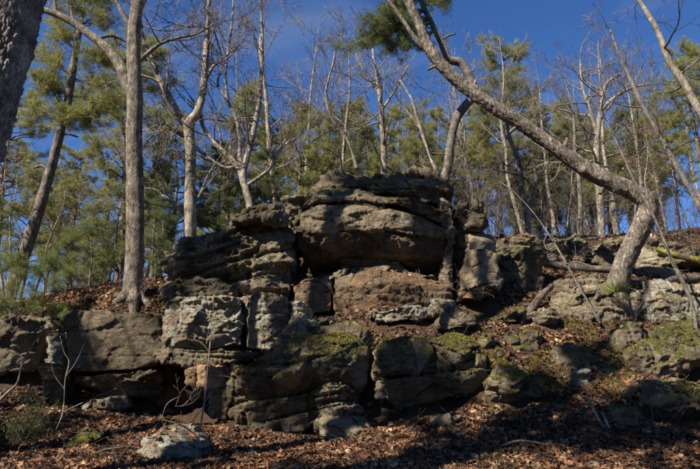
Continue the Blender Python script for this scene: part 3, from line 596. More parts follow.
def pine_proto(name, seed, H, crown0, width, r0, pal, dens=1., lean=(0, 0), nlen=.12, shape='cone', bark='bark_pine', needle_n=12, nw=.0085):
    """trunk, limbs and crown of a whole pine standing at the origin; returned as meshes (trunk, branches, crown)"""
    rng = random.Random(seed); rs = np.random.RandomState(seed)
    zs = np.linspace(0, H, 9); path = [(lean[0] * (z / H) + rng.gauss(0, .06), lean[1] * (z / H) + rng.gauss(0, .06), z - (.4 if z == 0 else 0), r0 * (1 - z / H) ** .9 + .006) for z in zs]
    V, F = bark_tube(path, 10, .35, r0 * .12, freq=4, seed=seed); tm = mesh_np('trunk', V, F, M[bark], True)
    Q = resample(path, .3); out, tips = {}, []
    z = H * crown0
    while z < H * .985:
        t = (z / H - crown0) / (1 - crown0)
        prof = (1 - t) ** .75 if shape == 'cone' else (math.sin(min(1, t * 1.25 + .12) * math.pi * .92) ** .7 * .9 + .12)
        k = int(np.argmin(abs(Q[:, 2] - z))); c = Q[k, :3]
        for _ in range(rng.choice((2, 3, 3, 4))):
            if rng.random() > dens and t < .8: continue
            a = rng.uniform(0, 2 * math.pi); L = width * prof * rng.uniform(.55, 1.15) + .15
            e = c + np.array([math.cos(a) * L, math.sin(a) * L, L * rng.uniform(-.05, .45) + .1])
            bough(rng, c, e, .012 + .014 * L, out, tips, nsub=int(4 + 5 * L), ntip=9, sublen=.3 + .2 * L)
        z += H * (1 - crown0) / (15 + 8 * dens) * rng.uniform(.7, 1.3)
    bm = twig_mesh('branches', out, M['twig'])
    cm = needle_mesh('crown', [t[0] for t in tips], [t[1] for t in tips], rs, n=needle_n, length=nlen, width=nw, pal=pal)
    return tm, bm, cm
def bare_proto(seed, H, r0, lean=(0, 0), nlimb=12, first=.35, bark='bark_pale', twig='twig_pale', spread=.32, kids=(6, 5, 4), curve=.16, rmin=.0048, lvl=3):
    rng = random.Random(seed)
    path = []; x = y = 0
    for i, z in enumerate(np.linspace(0, H, 8)):
        path.append((lean[0] * z / H + x, lean[1] * z / H + y, z - (.4 if i == 0 else 0), r0 * (1 - z / H) ** .85 + .004)); x += rng.gauss(0, curve * .5); y += rng.gauss(0, curve * .5)
    V, F = bark_tube(path, 9, .3, r0 * .1, freq=4, seed=seed); tm = mesh_np('trunk', V, F, M[bark], True)
    Q = resample(path, .2); out = {}
    for k in range(nlimb):
        t = first + (1 - first) * ((k + rng.random()) / nlimb) ** .9 * .97; q = Q[min(len(Q) - 1, int(t * (len(Q) - 1)))]
        a = rng.uniform(0, 6.283); el = R(rng.uniform(15, 60)); d = np.array([math.cos(a) * math.cos(el), math.sin(a) * math.cos(el), math.sin(el)])
        grow(rng, q[:3], d, H * spread * (1.25 - t) * rng.uniform(.7, 1.15) + .4, max(.012, q[3] * rng.uniform(.35, .6)), lvl - 1, out, .1, .13, kids, rmin=rmin)
    return tm, twig_mesh('branches', out, M[twig])
def stand(name, parts, names, loc, label, cat, rot=0, scale=1., group=None):
    o = root_at(name, loc, label, cat, group); o.rotation_euler = (0, 0, rot); o.scale = (scale,) * 3
    for me, nm in zip(parts, names): link(nm, me, o)
    return o

def pixpath(L, D=None):
    """rows (px, py, width in px[, D]) -> rows (x, y, z, r)"""
    out = []
    for q in L:
        d = q[3] if len(q) > 3 else D; p = W(q[0], q[1], d); out.append((*p, q[2] / 2 / FPX * d))
    return out

# ================================================================ trees that stand where the photograph shows them
def big_tree(name, label, cat, path, D, bark, limbs=(), crown=None, sides=28, amp=.01, plates=0., flute=.02, seed=1, twig='twig', knots=2, step=.05, auto=0, auto_len=2.2, first=.4, kids=(6, 5, 4), groundfit=True, tipgrow=True, rmin=.005, lvl=3):
    P = pixpath(path, D)
    if groundfit:
        x, y = P[0][0], P[0][1]; g = gz(x, y); base = np.array([x, y, min(g, P[0][2])])
        P = [(x, y, base[2] - .3, P[0][3] * 1.7)] + P
    else: base = np.array(P[0][:3])
    o = root_at(name, base, label, cat)
    V, F = bark_tube(P, sides, step, amp, flute, plates=plates, seed=seed, knots=knots, origin=base)
    link('trunk', mesh_np('trunk', V, F, M[bark], True), o)
    if sides >= 24 and groundfit:      # root flare
        rr_ = random.Random(seed + 40); x, y = P[1][0], P[1][1]; r_ = P[1][3]
        for k in range(6):
            a_ = k * 1.047 + rr_.uniform(-.3, .3); Lr = r_ * rr_.uniform(1.7, 2.6); c_, s_ = math.cos(a_), math.sin(a_); z0 = base[2]
            rows = [(x + c_ * r_ * .3, y + s_ * r_ * .3, z0 + r_ * 1.9, r_ * .35), (x + c_ * r_ * .95, y + s_ * r_ * .95, z0 + r_ * .5, r_ * .45), (x + c_ * Lr * .7, y + s_ * Lr * .7, gz(x + c_ * Lr * .7, y + s_ * Lr * .7) - .06, r_ * .32), (x + c_ * Lr, y + s_ * Lr, gz(x + c_ * Lr, y + s_ * Lr) - .22, r_ * .2)]
            V, F = bark_tube(rows, 14, step, amp * .8, flute * .5, seed=seed + k, origin=base); link('root', mesh_np('root', V, F, M[bark], True), o)
    rng = random.Random(seed); out = {}
    for lp in limbs:
        Q = pixpath(lp, D); V, F = bark_tube(Q, max(10, sides // 2), step, amp * .7, flute * .5, seed=seed + 3, origin=base)
        link('limb', mesh_np('limb', V, F, M[bark], True), o)
        if tipgrow:
            Rq = resample(Q, .2)
            for k in range(7):
                q = Rq[int(len(Rq) * (.3 + .7 * k / 7))] if k < 6 else Rq[-1]
                td = unit(Rq[-1][:3] - Rq[-3][:3]) if k == 6 else unit(np.array([rng.gauss(0, 1), rng.gauss(0, .7), rng.gauss(.5, .6)]))
                grow(rng, q[:3], td, rng.uniform(.9, 2.) * (1 if k < 6 else 1.3), max(.009, q[3] * .5), 2, out, .08, .17, (6, 5), rmin=rmin)
    if auto:
        Rq = resample(P, .2)
        for k in range(auto):
            t = first + (1 - first) * (k + rng.random()) / auto; q = Rq[min(len(Rq) - 1, int(t * len(Rq)))]
            grow(rng, q[:3], unit(np.array([rng.gauss(0, 1), rng.gauss(0, .8), rng.gauss(.4, .5)])), auto_len * rng.uniform(.6, 1.2) * (1.3 - .6 * t), max(.01, q[3] * .4), lvl - 1, out, .07, .15, kids, rmin=rmin)
    if out: link('twigs', twig_mesh('twigs', out, M[twig], base), o)['kind'] = 'stuff'
    return o, base

def add_boughs(o, base, D, items, pal, seed, nsub=10, sub=.5, nlen=.12, n=12, dy=.5):
    """items: (px, py) on the trunk, (px, py) end of the bough, spread"""
    rng = random.Random(seed); rs = np.random.RandomState(seed); out, tips = {}, []
    for a, e, k in items:
        p0 = W(a[0], a[1], D); 
        for j in range(k):
            p1 = W(e[0] + rng.gauss(0, 6), e[1] + rng.gauss(0, 5), D + rng.uniform(-dy, dy)); bough(rng, p0, p1, .022, out, tips, nsub=nsub, ntip=9, sublen=sub)
    link('branches', twig_mesh('branches', out, M['twig'], base), o)
    link('crown', needle_mesh('crown', [t[0] for t in tips], [t[1] for t in tips], rs, origin=base, n=n, length=nlen, width=.008, pal=pal), o)

# A: the huge near pine trunk, cut by the left edge
big_tree('pine_tree', 'thick near trunk with furrowed plated bark cut by the left edge', 'tree',
         [(-120, 395, 76, 4.6), (-96, 330, 72, 4.6), (-56, 215, 66, 4.7), (-40, 170, 64, 4.7), (-13, 90, 61, 4.8), (15, 0, 58, 5.), (46, -110, 54, 5.1), (90, -280, 46, 5.4)], 4.6, 'bark_furrowed', sides=260, amp=.006, plates=.03, flute=.02, step=.012, seed=2, knots=0)
# B: tall straight oak with a limb to the upper left
big_tree('oak_tree', 'tall straight grey trunk with a heavy limb reaching to the upper left', 'tree',
         [(132, 306, 23), (133, 285, 20), (135, 240, 18.5), (135, 190, 17.5), (134, 140, 17), (135, 105, 17), (134, 75, 16), (134, 35, 14), (137, 0, 13), (139, -50, 12), (136, -110, 9), (142, -180, 5)], 14.4, 'bark_oak',
         [[(134, 98, 13), (127, 82, 14), (118, 62, 12), (104, 46, 10), (88, 33, 9), (72, 22, 8), (56, 14, 7.5), (40, 8, 6), (20, -8, 5), (-6, -14, 3)],
          [(135, 66, 5), (145, 56, 5), (160, 44, 4), (178, 38, 3.4), (196, 34, 2.6), (214, 24, 2)],
          [(136, 20, 5), (150, -10, 4), (170, -40, 3), (185, -60, 2)], [(131, 28, 5), (110, -10, 4), (90, -50, 3), (70, -80, 2)]],
         seed=3, auto=5, first=.62, auto_len=1.6, kids=(4, 3))
# C: pale forked tree behind the honeycombed stack
big_tree('forked_tree', 'pale forked tree rising behind the left end of the honeycombed stack', 'tree',
         [(189, 262, 15), (190, 232, 13), (190, 190, 12), (190, 150, 11), (189, 126, 11.5), (198, 110, 9), (204, 85, 8), (206, 55, 7), (208, 20, 5.5), (209, -15, 5), (206, -60, 4), (210, -110, 2)], 15.2, 'bark_pale',
         [[(188, 130, 8), (180, 116, 8), (170, 98, 7), (159, 78, 6.5), (150, 55, 5), (142, 38, 4.5), (140, 18, 3.6), (132, -10, 3)],
          [(186, 212, 4), (178, 208, 3.4), (168, 200, 2.6), (156, 190, 2), (144, 188, 1.5)],
          [(192, 205, 4), (200, 195, 3.2), (207, 178, 2.4), (214, 165, 1.6)],
          [(190, 138, 4), (176, 132, 3), (165, 124, 2.4), (155, 126, 1.6)],
          [(204, 84, 4), (214, 66, 3), (228, 58, 2.4), (240, 44, 1.6)]],
         twig='twig_pale', seed=5, auto=9, first=.45, auto_len=2.0, kids=(5, 4))
# E: clump of crooked pale stems behind the gap
big_tree('crooked_tree', 'pale many-stemmed tree just behind the gap left of the overhang', 'tree',
         [(250, 222, 9), (250, 205, 8), (246, 190, 8), (243, 176, 8), (248, 155, 6), (255, 125, 5), (260, 95, 4.4), (262, 60, 3.6), (262, 20, 3), (258, -20, 2)], 15.4, 'bark_pale',
         [[(243, 178, 6), (236, 165, 5.6), (226, 154, 5), (214, 142, 4.5), (204, 128, 4), (199, 110, 3.4), (190, 96, 2.4)],
          [(244, 176, 5), (240, 158, 4.6), (240, 140, 4), (236, 118, 3.6), (228, 100, 3.2), (226, 70, 2.6), (231, 30, 2.2), (234, -10, 1.6)],
          [(241, 165, 4), (226, 168, 3.6), (212, 160, 3), (198, 150, 2)],
          [(246, 186, 4), (258, 178, 3.6), (270, 168, 3), (282, 148, 2.6), (296, 138, 1.8)],
          [(228, 100, 3), (218, 84, 2.4), (222, 60, 2), (214, 30, 1.5)]],
         twig='twig_pale', seed=8, auto=9, first=.35, auto_len=1.8, kids=(5, 4))
# F: the bent tree leaning across the top right
o, b = big_tree('leaning_tree', 'bent thick tree sweeping up left across the sky from the right boulders', 'tree',
         [(612, 302, 24.3), (619, 280, 20.7), (624, 264, 18.9), (634, 242, 18.9), (643, 224, 19.8), (648, 210, 19.8), (644, 199, 19.8), (630, 190, 18.9), (602, 178, 17.1), (575, 163, 15.8), (545, 141, 14.8), (520, 123, 14.4), (498, 109, 14.0), (474, 94, 13.5), (452, 76, 13.5), (434, 56, 12.6), (426, 44, 10.8), (418, 22, 9.5), (406, -4, 9.0), (390, -40, 9.0), (370, -90, 7.2), (345, -150, 4.5)], 13.6, 'bark_leaning',
         [[(430, 50, 6), (422, 46, 6), (412, 34, 5), (400, 16, 4.6), (386, -2, 4), (366, -24, 3), (350, -40, 2)], [(470, 92, 5), (474, 84, 3.6), (475, 80, 2.6)], [(560, 152, 6), (566, 142, 4), (567, 138, 3)], [(520, 124, 5), (513, 130, 3.6), (510, 133, 2.8)], [(606, 182, 6), (602, 190, 4.4), (600, 194, 3.4)], [(440, 64, 4), (432, 68, 3), (428, 70, 2.2)]],
         sides=52, step=.03, amp=.018, flute=.03, plates=.02, seed=11, knots=16, auto=0, tipgrow=False)
# G: reddish pine behind it, its crooked top passing behind the leaning trunk
o, b = big_tree('pine_tree', 'reddish pine trunk behind the leaning tree, its crooked top above it', 'tree',
         [(444, 190, 11), (448, 165, 10), (452, 135, 9.5), (458, 116, 9.5), (466, 105, 9), (473, 96, 9), (472, 82, 8), (466, 70, 8), (460, 62, 8.5), (449, 60, 7.5), (445, 52, 7), (440, 40, 6.5), (430, 20, 6), (421, 0, 5), (412, -30, 4), (400, -60, 3)], 14.6, 'bark_pine',
         [[(440, 41, 3), (448, 36, 2.2), (456, 34, 1.4)], [(436, 30, 3), (430, 28, 2), (424, 27, 1.2)], [(470, 72, 3), (476, 69, 1.6)]], sides=20, seed=13, tipgrow=False, knots=3)
add_boughs(o, b, 14.6, [((430, 20), (398, 22), 5), ((426, 10), (376, 28), 6), ((430, 20), (366, 42), 4), ((430, 24), (386, 46), 4), ((421, 0), (396, 4), 4), ((436, 30), (418, 38), 3), ((425, 5), (440, 6), 4), ((421, 0), (446, -6), 3), ((426, 10), (352, 46), 2), ((412, -30), (380, -30), 3)], PAL_D, 4, nsub=9, sub=.5)
# D: leaning pine on the left
o, b = big_tree('pine_tree', 'slender pine leaning right between the near trunk and the straight oak', 'tree',
         [(8, 300, 14), (25, 250, 13), (38, 212, 12), (48, 178, 10), (56, 148, 9.5), (62, 125, 9), (68, 100, 8.5), (72, 75, 7.5), (76, 50, 6.5), (80, 25, 5.5), (84, 0, 4.5), (88, -30, 3)], 16.5, 'bark_pine',
         [[(50, 172, 4), (42, 166, 3), (34, 168, 2)], [(57, 140, 3), (66, 134, 2.4), (78, 137, 1.6)], [(62, 128, 3), (54, 118, 2.4), (44, 112, 2)]], sides=18, seed=17, tipgrow=False)
add_boughs(o, b, 16.5, [((66, 110), (40, 78), 5), ((70, 95), (52, 88), 5), ((72, 75), (50, 62), 5), ((66, 110), (88, 118), 5), ((70, 95), (95, 128), 4), ((66, 112), (60, 120), 4), ((66, 108), (28, 122), 3), ((76, 50), (60, 42), 4), ((76, 50), (96, 52), 3), ((80, 25), (100, 20), 4), ((80, 25), (62, 22), 3), ((84, 0), (96, -4), 5), ((84, 0), (74, 2), 4), ((72, 80), (104, 88), 3), ((76, 50), (112, 62), 3), ((70, 95), (110, 112), 3)], PAL_Y, 6, nsub=9, sub=.55)
# H: thin leaning stems on the right
big_tree('slim_tree', 'slim pale birch like stem leaning up left at the upper right edge', 'tree',
         [(742, 232, 10), (722, 150, 9), (700, 112, 8), (684, 84, 7.5), (668, 60, 7), (660, 38, 6), (650, 18, 5), (640, 2, 4.5), (624, -20, 3)], 12.8, 'bark_pale', sides=16, seed=19, auto=7, first=.4, auto_len=1.7, kids=(4, 3), groundfit=False)
big_tree('sapling', 'thin dark sapling leaning up left in front of the bent tree', 'sapling',
         [(692, 306, 3.6), (672, 260, 3.4), (655, 218, 3), (636, 184, 2.6), (620, 150, 2.2), (604, 118, 1.8), (590, 95, 1.3)], 11.9, 'bark_grey', sides=8, seed=20, auto=6, first=.35, auto_len=.8, kids=(3, 2), lvl=2)
big_tree('slim_tree', 'slim grey trunk leaning up left behind the right boulders', 'tree',
         [(724, 250, 7), (700, 208, 6.5), (676, 165, 6), (655, 128, 5), (640, 100, 4.5), (622, 60, 3.5), (610, 30, 2.5)], 17, 'bark_grey', sides=10, seed=23, auto=9, first=.4, auto_len=1.6, kids=(5, 3))
big_tree('slim_tree', 'slim forked grey tree standing right of the pale shouldered pillar', 'tree',
         [(529, 240, 7), (527, 212, 6.5), (522, 190, 6), (520, 168, 5.5), (514, 150, 4.5), (508, 130, 3.5), (502, 100, 3)], 17.5, 'bark_grey',
         [[(527, 214, 4), (533, 196, 3.6), (536, 176, 3), (530, 150, 2)]], sides=10, seed=24, auto=8, auto_len=1.5, kids=(5, 3))
big_tree('slim_tree', 'twin topped bare grey tree rising behind the middle of the leaning trunk', 'tree',
         [(602, 242, 8), (600, 200, 7.5), (597, 160, 7), (598, 130, 6), (602, 105, 5), (606, 85, 4), (620, 74, 3)], 19, 'bark_pale',
         [[(598, 135, 5), (590, 110, 4.4), (582, 84, 3.6), (580, 60, 2.6)], [(600, 112, 4), (614, 98, 3.4), (632, 88, 2.6), (650, 84, 2)]], twig='twig_pale', sides=10, seed=25, auto=10, auto_len=2, kids=(6, 4))
big_tree('bare_tree', 'straight pale bare tree above the middle of the crowning cap', 'tree',
         [(384, 190, 7), (384, 165, 6.5), (383, 140, 6), (381, 110, 5.5), (378, 85, 4.8), (374, 60, 3.5), (372, 40, 2.5)], 19, 'bark_pale',
         [[(382, 110, 3), (395, 90, 2.4), (408, 66, 1.8)], [(380, 95, 3), (366, 76, 2.4), (356, 54, 1.8)]], twig='twig_pale', sides=10, seed=26, auto=12, first=.35, auto_len=1.9, kids=(6, 4))
big_tree('crooked_tree', 'thin wriggling dark tree on the left part of the crowning cap', 'tree',
         [(357, 168, 3.6), (352, 152, 3.2), (346, 138, 2.8), (338, 127, 2.5), (331, 117, 2.2), (327, 105, 2), (326, 92, 1.8), (329, 78, 1.5), (333, 64, 1.3), (336, 48, 1)], 15, 'bark_grey', sides=8, seed=27, auto=10, first=.3, auto_len=1.5, kids=(5, 3), groundfit=False)
big_tree('bare_tree', 'thin pale bare tree leaning left above the right end of the crowning cap', 'tree',
         [(437, 180, 4.6), (432, 160, 4.4), (424, 138, 4), (417, 118, 3.4), (412, 100, 2.8), (400, 80, 2)], 18, 'bark_pale', twig='twig_pale', sides=8, seed=28, auto=9, first=.3, auto_len=1.6, kids=(5, 3))
big_tree('bare_tree', 'tall fine twigged pale tree above the gap at the left centre', 'tree',
         [(276, 215, 6), (272, 170, 5.4), (268, 130, 5), (266, 95, 4), (260, 50, 3), (264, 20, 2)], 20, 'bark_pale', twig='twig_pale', sides=8, seed=29, auto=14, first=.3, auto_len=2.2, kids=(6, 4))

# ================================================================ the woods behind
PP = [pine_proto('p', 31, 9.5, .30, 1.9, .13, PAL_Y, .95, (.3, 0), shape='round', nlen=.14, nw=.009),
      pine_proto('p', 32, 8.5, .25, 1.7, .12, PAL_Y, .85, (-.3, .2), shape='cone', nlen=.14, nw=.009),
      pine_proto('p', 33, 11., .42, 2.0, .16, PAL_Y, .9, (.2, .3), shape='round', nlen=.14, nw=.009),
      pine_proto('p', 34, 8., .2, 1.8, .12, PAL_D, .95, (.1, 0), shape='cone', nlen=.14, nw=.009)]
YP = [pine_proto('y', 41, 3.6, .06, .8, .045, PAL_G, .55, (.1, 0), shape='cone', nlen=.11, needle_n=8, nw=.006),
      pine_proto('y', 42, 2.6, .05, .75, .04, PAL_G, .55, (-.1, 0), shape='cone', nlen=.11, needle_n=8, nw=.006)]
BP = [bare_proto(51, 9.5, .11, (.6, 0)), bare_proto(52, 8.5, .09, (-.7, .3), nlimb=14), bare_proto(53, 10.5, .13, (.2, 0), first=.45, nlimb=12, bark='bark_grey', twig='twig'),
      bare_proto(54, 8., .07, (-1.2, 0), nlimb=11, bark='bark_grey', twig='twig'), bare_proto(55, 7., .06, (.9, 0), nlimb=12)]
rngw = random.Random(5)
NP, NB_ = ('trunk', 'branches', 'crown'), ('trunk', 'branches')
def at_px(px, D):
    x = W(px, 300, D)[0]; return (x, D, gz(x, D))
def pine_at(px, D, k, label, s=1., rot=None, group=None):
    return stand('pine_tree', PP[k], NP, at_px(px, D), label, 'pine tree', rngw.uniform(0, 6) if rot is None else rot, s, group)
def top_scale(px, D, py, H):      # the scale that lets a tree of height H reach row py
    x, y, z = at_px(px, D); return (W(px, py, D)[2] - z) / H
HP = (9.5, 8.5, 11., 8.)
for px, D, k, top, lab in [
        (519, 24, 0, 50, 'tall yellow green pine standing alone right of centre in the sky'),
        (556, 25, 3, 112, 'rounded green pine right of the tall lone pine'),
        (490, 23, 1, 118, 'bushy pine behind the right end of the leaning trunk shadow'),
        (298, 21, 1, 104, 'round topped pine between the crooked pale tree and the cap'),
        (338, 24, 0, 118, 'pale green pine behind the thin wriggling tree'),
        (368, 22, 3, 128, 'low dark pine behind the middle of the crowning cap'),
        (408, 24, 0, 106, 'wide yellow green pine behind the right of the crowning cap'),
        (440, 26, 1, 112, 'pine showing between the reddish trunk and the cap'),
        (236, 23, 2, 92, 'tall pine behind the pale many-stemmed tree'),
        (262, 20, 3, 150, 'short pine just above the honeycombed stack capstone'),
        (214, 19, 3, 142, 'dark pine directly right of the pale forked tree'),
        (172, 20, 1, 112, 'pine seen between the straight oak and the forked tree'),
        (150, 17.5, 3, 160, 'low dark green pine touching the straight oak on its right'),
        (116, 21, 2, 34, 'tall pine behind the left side of the straight oak'),
        (98, 18.5, 1, 182, 'young pointed pine left of the straight oak'),
        (70, 22, 0, 150, 'broad pine behind the leaning slender pine'),
        (20, 20, 0, 168, 'pine low in the gap right of the near trunk'),
        (-10, 24, 2, 90, 'pine half hidden by the thick near trunk'),
        (600, 27, 1, 118, 'pine behind the twin topped bare tree'),
        (640, 25, 3, 112, 'dark pine above the bend of the leaning tree'),
        (688, 22, 0, 120, 'dense pine at the right edge below the slim birch like stem'),
        (720, 24, 2, 44, 'tall pine cut by the right edge of the picture'),
        (575, 30, 2, 108, 'far pine between the lone pine and the twin topped tree'),
        (660, 30, 2, 130, 'far pine behind the slim grey leaning trunk'),
        (535, 22, 3, 165, 'low pine behind the pointed grey boulder'),
        (470, 28, 2, 120, 'far pine seen just right of the reddish trunk'),
        (318, 26, 0, 112, 'pine filling the gap left of the wriggling tree'),
        (355, 27, 2, 108, 'pine rising just left of the straight bare tree on the cap'),
        (392, 21, 1, 120, 'pine just right of the straight bare tree on the cap'),
        (426, 22, 0, 122, 'low olive pine left of the reddish trunk'),
        (505, 27, 2, 108, 'olive pine behind the slim forked grey tree'),
        (545, 26, 1, 96, 'tall olive pine between the lone pine and its rounded neighbour'),
        (585, 24, 0, 122, 'olive pine left of the twin topped bare tree'),
        (622, 23, 1, 128, 'olive pine right of the twin topped bare tree'),
        (670, 26, 2, 96, 'olive pine above the brown leaved sapling'),
        (276, 24, 0, 128, 'olive pine right of the pale many-stemmed tree'),
        (52, 26, 2, 170, 'olive pine low behind the slender leaning pine')]:
    pine_at(px, D, k, lab, top_scale(px, D, top, HP[k]))
HB = (9.5, 8.5, 10.5, 8., 7.)
for i, (px, D, k, top, lab) in enumerate([
        (330, 20, 0, 34, 'bare tree fanning thin twigs left of the pale tree on the cap'),
        (300, 22, 1, 20, 'bare tree of fine pale twigs above the gap'),
        (345, 26, 3, 60, 'thin grey bare tree behind the wriggling tree'),
        (560, 22, 1, 60, 'bare tree with upswept twigs right of the lone pine'),
        (530, 20, 4, 20, 'bare pale tree crossing in front of the lone pine'),
        (585, 21, 2, 50, 'grey bare tree right of the middle of the leaning trunk'),
        (625, 20, 0, 30, 'bare tree spreading twigs over the bend of the leaning tree'),
        (655, 23, 1, 55, 'bare tree above the bright lit boulder'),
        (675, 20, 3, 90, 'thin grey bare tree right of the bend of the leaning tree'),
        (700, 21, 4, 130, 'small bare tree at the right edge above the fallen log'),
        (545, 18.5, 3, 150, 'small crooked bare tree right of the forked grey tree'),
        (570, 19, 4, 140, 'small pale bare tree above the pointed grey boulder'),
        (478, 22, 4, 60, 'pale bare tree below the middle of the leaning trunk'),
        (500, 21, 3, 120, 'thin grey bare tree above the pale shouldered pillar'),
        (160, 22, 0, 8, 'pale bare tree between the straight oak and the forked tree'),
        (226, 22, 3, 4, 'grey bare tree right of the forked tree top'),
        (20, 19, 4, 150, 'small pale bare tree in the gap beside the near trunk'),
        (45, 24, 1, 130, 'bare tree behind the foot of the leaning slender pine'),
        (100, 23, 3, 170, 'thin bare tree left of the foot of the straight oak'),
        (148, 21, 4, 210, 'short pale bare stem right of the foot of the straight oak'),
        (400, 27, 2, 70, 'far grey bare tree behind the crowning cap'),
        (432, 24, 4, 56, 'pale bare tree under the crooked pine top')]):
    stand('bare_tree', BP[k], NB_, at_px(px, D), lab, 'bare tree', rngw.uniform(0, 6), top_scale(px, D, top, HB[k]))
# slender far trunks, told apart only by the stretch of crest they stand on
def zone(px):
    return 'left of the outcrop' if px < 340 else 'between the crowning cap and the lone pine' if px < 520 else 'between the lone pine and the bent trunk' if px < 640 else 'right of the bent trunk'
for i in range(46):
    px = rngw.uniform(440, 760) if i % 3 else rngw.uniform(-30, 330); D = rngw.uniform(24, 42); k = rngw.randrange(5); zn = zone(px)
    stand('bare_tree', BP[k], NB_, at_px(px, D), 'far slender grey bare tree ' + zn, 'bare tree', rngw.uniform(0, 6), rngw.uniform(.75, 1.1), 'far slender bare trees ' + zn)
for i in range(20):
    px = rngw.uniform(430, 780) if i % 2 else rngw.uniform(-60, 300); D = rngw.uniform(28, 44); k = rngw.randrange(4); zn = zone(px)
    stand('pine_tree', PP[k], NP, at_px(px, D), 'far pine in the woods ' + zn, 'pine tree', rngw.uniform(0, 6), rngw.uniform(.6, .85), 'far pines ' + zn)
# young pines at the left
for px, D, k, top, lab in [(12, 13.4, 0, 256, 'bushy young pine over the left boulder'), (42, 13.6, 1, 262, 'young pine just above the upright pale block'),
                           (88, 15.5, 0, 205, 'slim young pine left of the foot of the straight oak'), (66, 14.6, 1, 236, 'young pine between the leaning pine and the slim young pine'),
                           (112, 15.8, 0, 186, 'tall young pine close to the left of the oak trunk'), (-20, 14, 0, 200, 'young pine at the extreme left edge'),
                           (155, 16, 0, 200, 'young pine right of the oak trunk foot'), (100, 14.8, 1, 262, 'low young pine above the broad brown rock face')]:
    H = (3.6, 2.6)[k]; stand('young_pine', YP[k], NP, at_px(px, D), lab, 'young pine', rngw.uniform(0, 6), top_scale(px, D, top, H))
# ================================================================ trees behind the viewer: their shade falls on the rocks
def shade_tree(label, tp, tdist, clumps, r0=.17, seed=1, lean=0., bare=0, dist=9.5):
    """tp = (px, py, D) a point its trunk shadow crosses; clumps = (px, py, D, spread) shaded by its boughs"""
    T = W(*tp); h = LSUN[:2] / np.linalg.norm(LSUN[:2]); bx, by = T[0] + h[0] * tdist, T[1] + h[1] * tdist; g = gz(bx, by)
    o = root_at('pine_tree', (bx, by, g), label, 'pine tree'); base = np.array([bx, by, g]); H = 17.
    rng = random.Random(seed); rs = np.random.RandomState(seed)
    P = [(bx + lean * z / H + rng.gauss(0, .05), by + rng.gauss(0, .05), g - .3 + z, r0 * (1 - .45 * z / H) + .01) for z in np.linspace(0, H, 8)]
    V, F = bark_tube(P, 14, .2, .01, seed=seed, origin=base); link('trunk', mesh_np('trunk', V, F, M['bark_pine'], True), o)
    out, tips = {}, []
    for px, py, D, sp in clumps:
        q = W(px, py, D); 
        for k in range(max(1, int(5 * sp + .5))):
            hd = np.hypot(*(q[:2] - base[:2])); e = q + LSUN * ((dist + rng.uniform(-1.5, 1.5)) / math.cos(SUN_EL)) + np.array([rng.gauss(0, sp * .5), 0, rng.gauss(0, sp * .45)])
            zt = min(g + H - .5, max(g + 3, e[2] - rng.uniform(.2, 1.)))
            bough(rng, np.array([bx + lean * (zt - g) / H, by, zt]), e, .03, out, tips, nsub=11, ntip=9, sublen=.6)
    for k in range(bare):
        z = g + rng.uniform(5, 14); grow(rng, np.array([bx, by, z]), unit(np.array([rng.gauss(0, 1), rng.gauss(0, .5), rng.gauss(.3, .3)])), rng.uniform(1.5, 3), .035, 2, out, .06, .2, (5, 4))
    link('branches', twig_mesh('branches', out, M['twig'], base), o)
    if tips: link('crown', needle_mesh('crown', [t[0] for t in tips], [t[1] for t in tips], rs, origin=base, n=16, length=.17, width=.013, pal=PAL_D), o)
shade_tree('pine out of frame whose trunk shadow crosses the brown face at left', (70, 350, 12.4), 5.5, [(185, 255, 12.8, .8), (168, 285, 12.4, .7), (200, 270, 12.8, .6), (205, 245, 12.8, .5), (30, 392, 12, .5), (12, 440, 10, .5)], .19, 61)
shade_tree('pine out of frame whose trunk shadow crosses the grey rounded block', (249, 325, 12), 5.5, [(270, 372, 10.9, .6), (262, 396, 10.8, .5), (300, 392, 10.8, .6), (326, 224, 13.4, .1), (345, 176, 13.8, .6), (385, 178, 13.8, .5)], .185, 62)
shade_tree('pine out of frame whose trunk shadow falls right of the crumbling layers', (381, 385, 11), 8., [(418, 176, 13.8, .5), (425, 232, 13.4, .2), (456, 262, 13.7, .15), (420, 462, 8.9, .5), (405, 390, 10.9, .7), (440, 396, 10.9, .4)], .2, 63)
shade_tree('pine out of frame shading the leaves at the lower right', (585, 360, 11.6), 11., [(560, 446, 9.2, 1.), (640, 445, 9.2, 1.2), (480, 445, 9.4, .6), (655, 405, 10, .9), (520, 392, 10.7, .3), (600, 356, 11.6, .3), (690, 440, 9.4, .6)], .14, 64, dist=11)

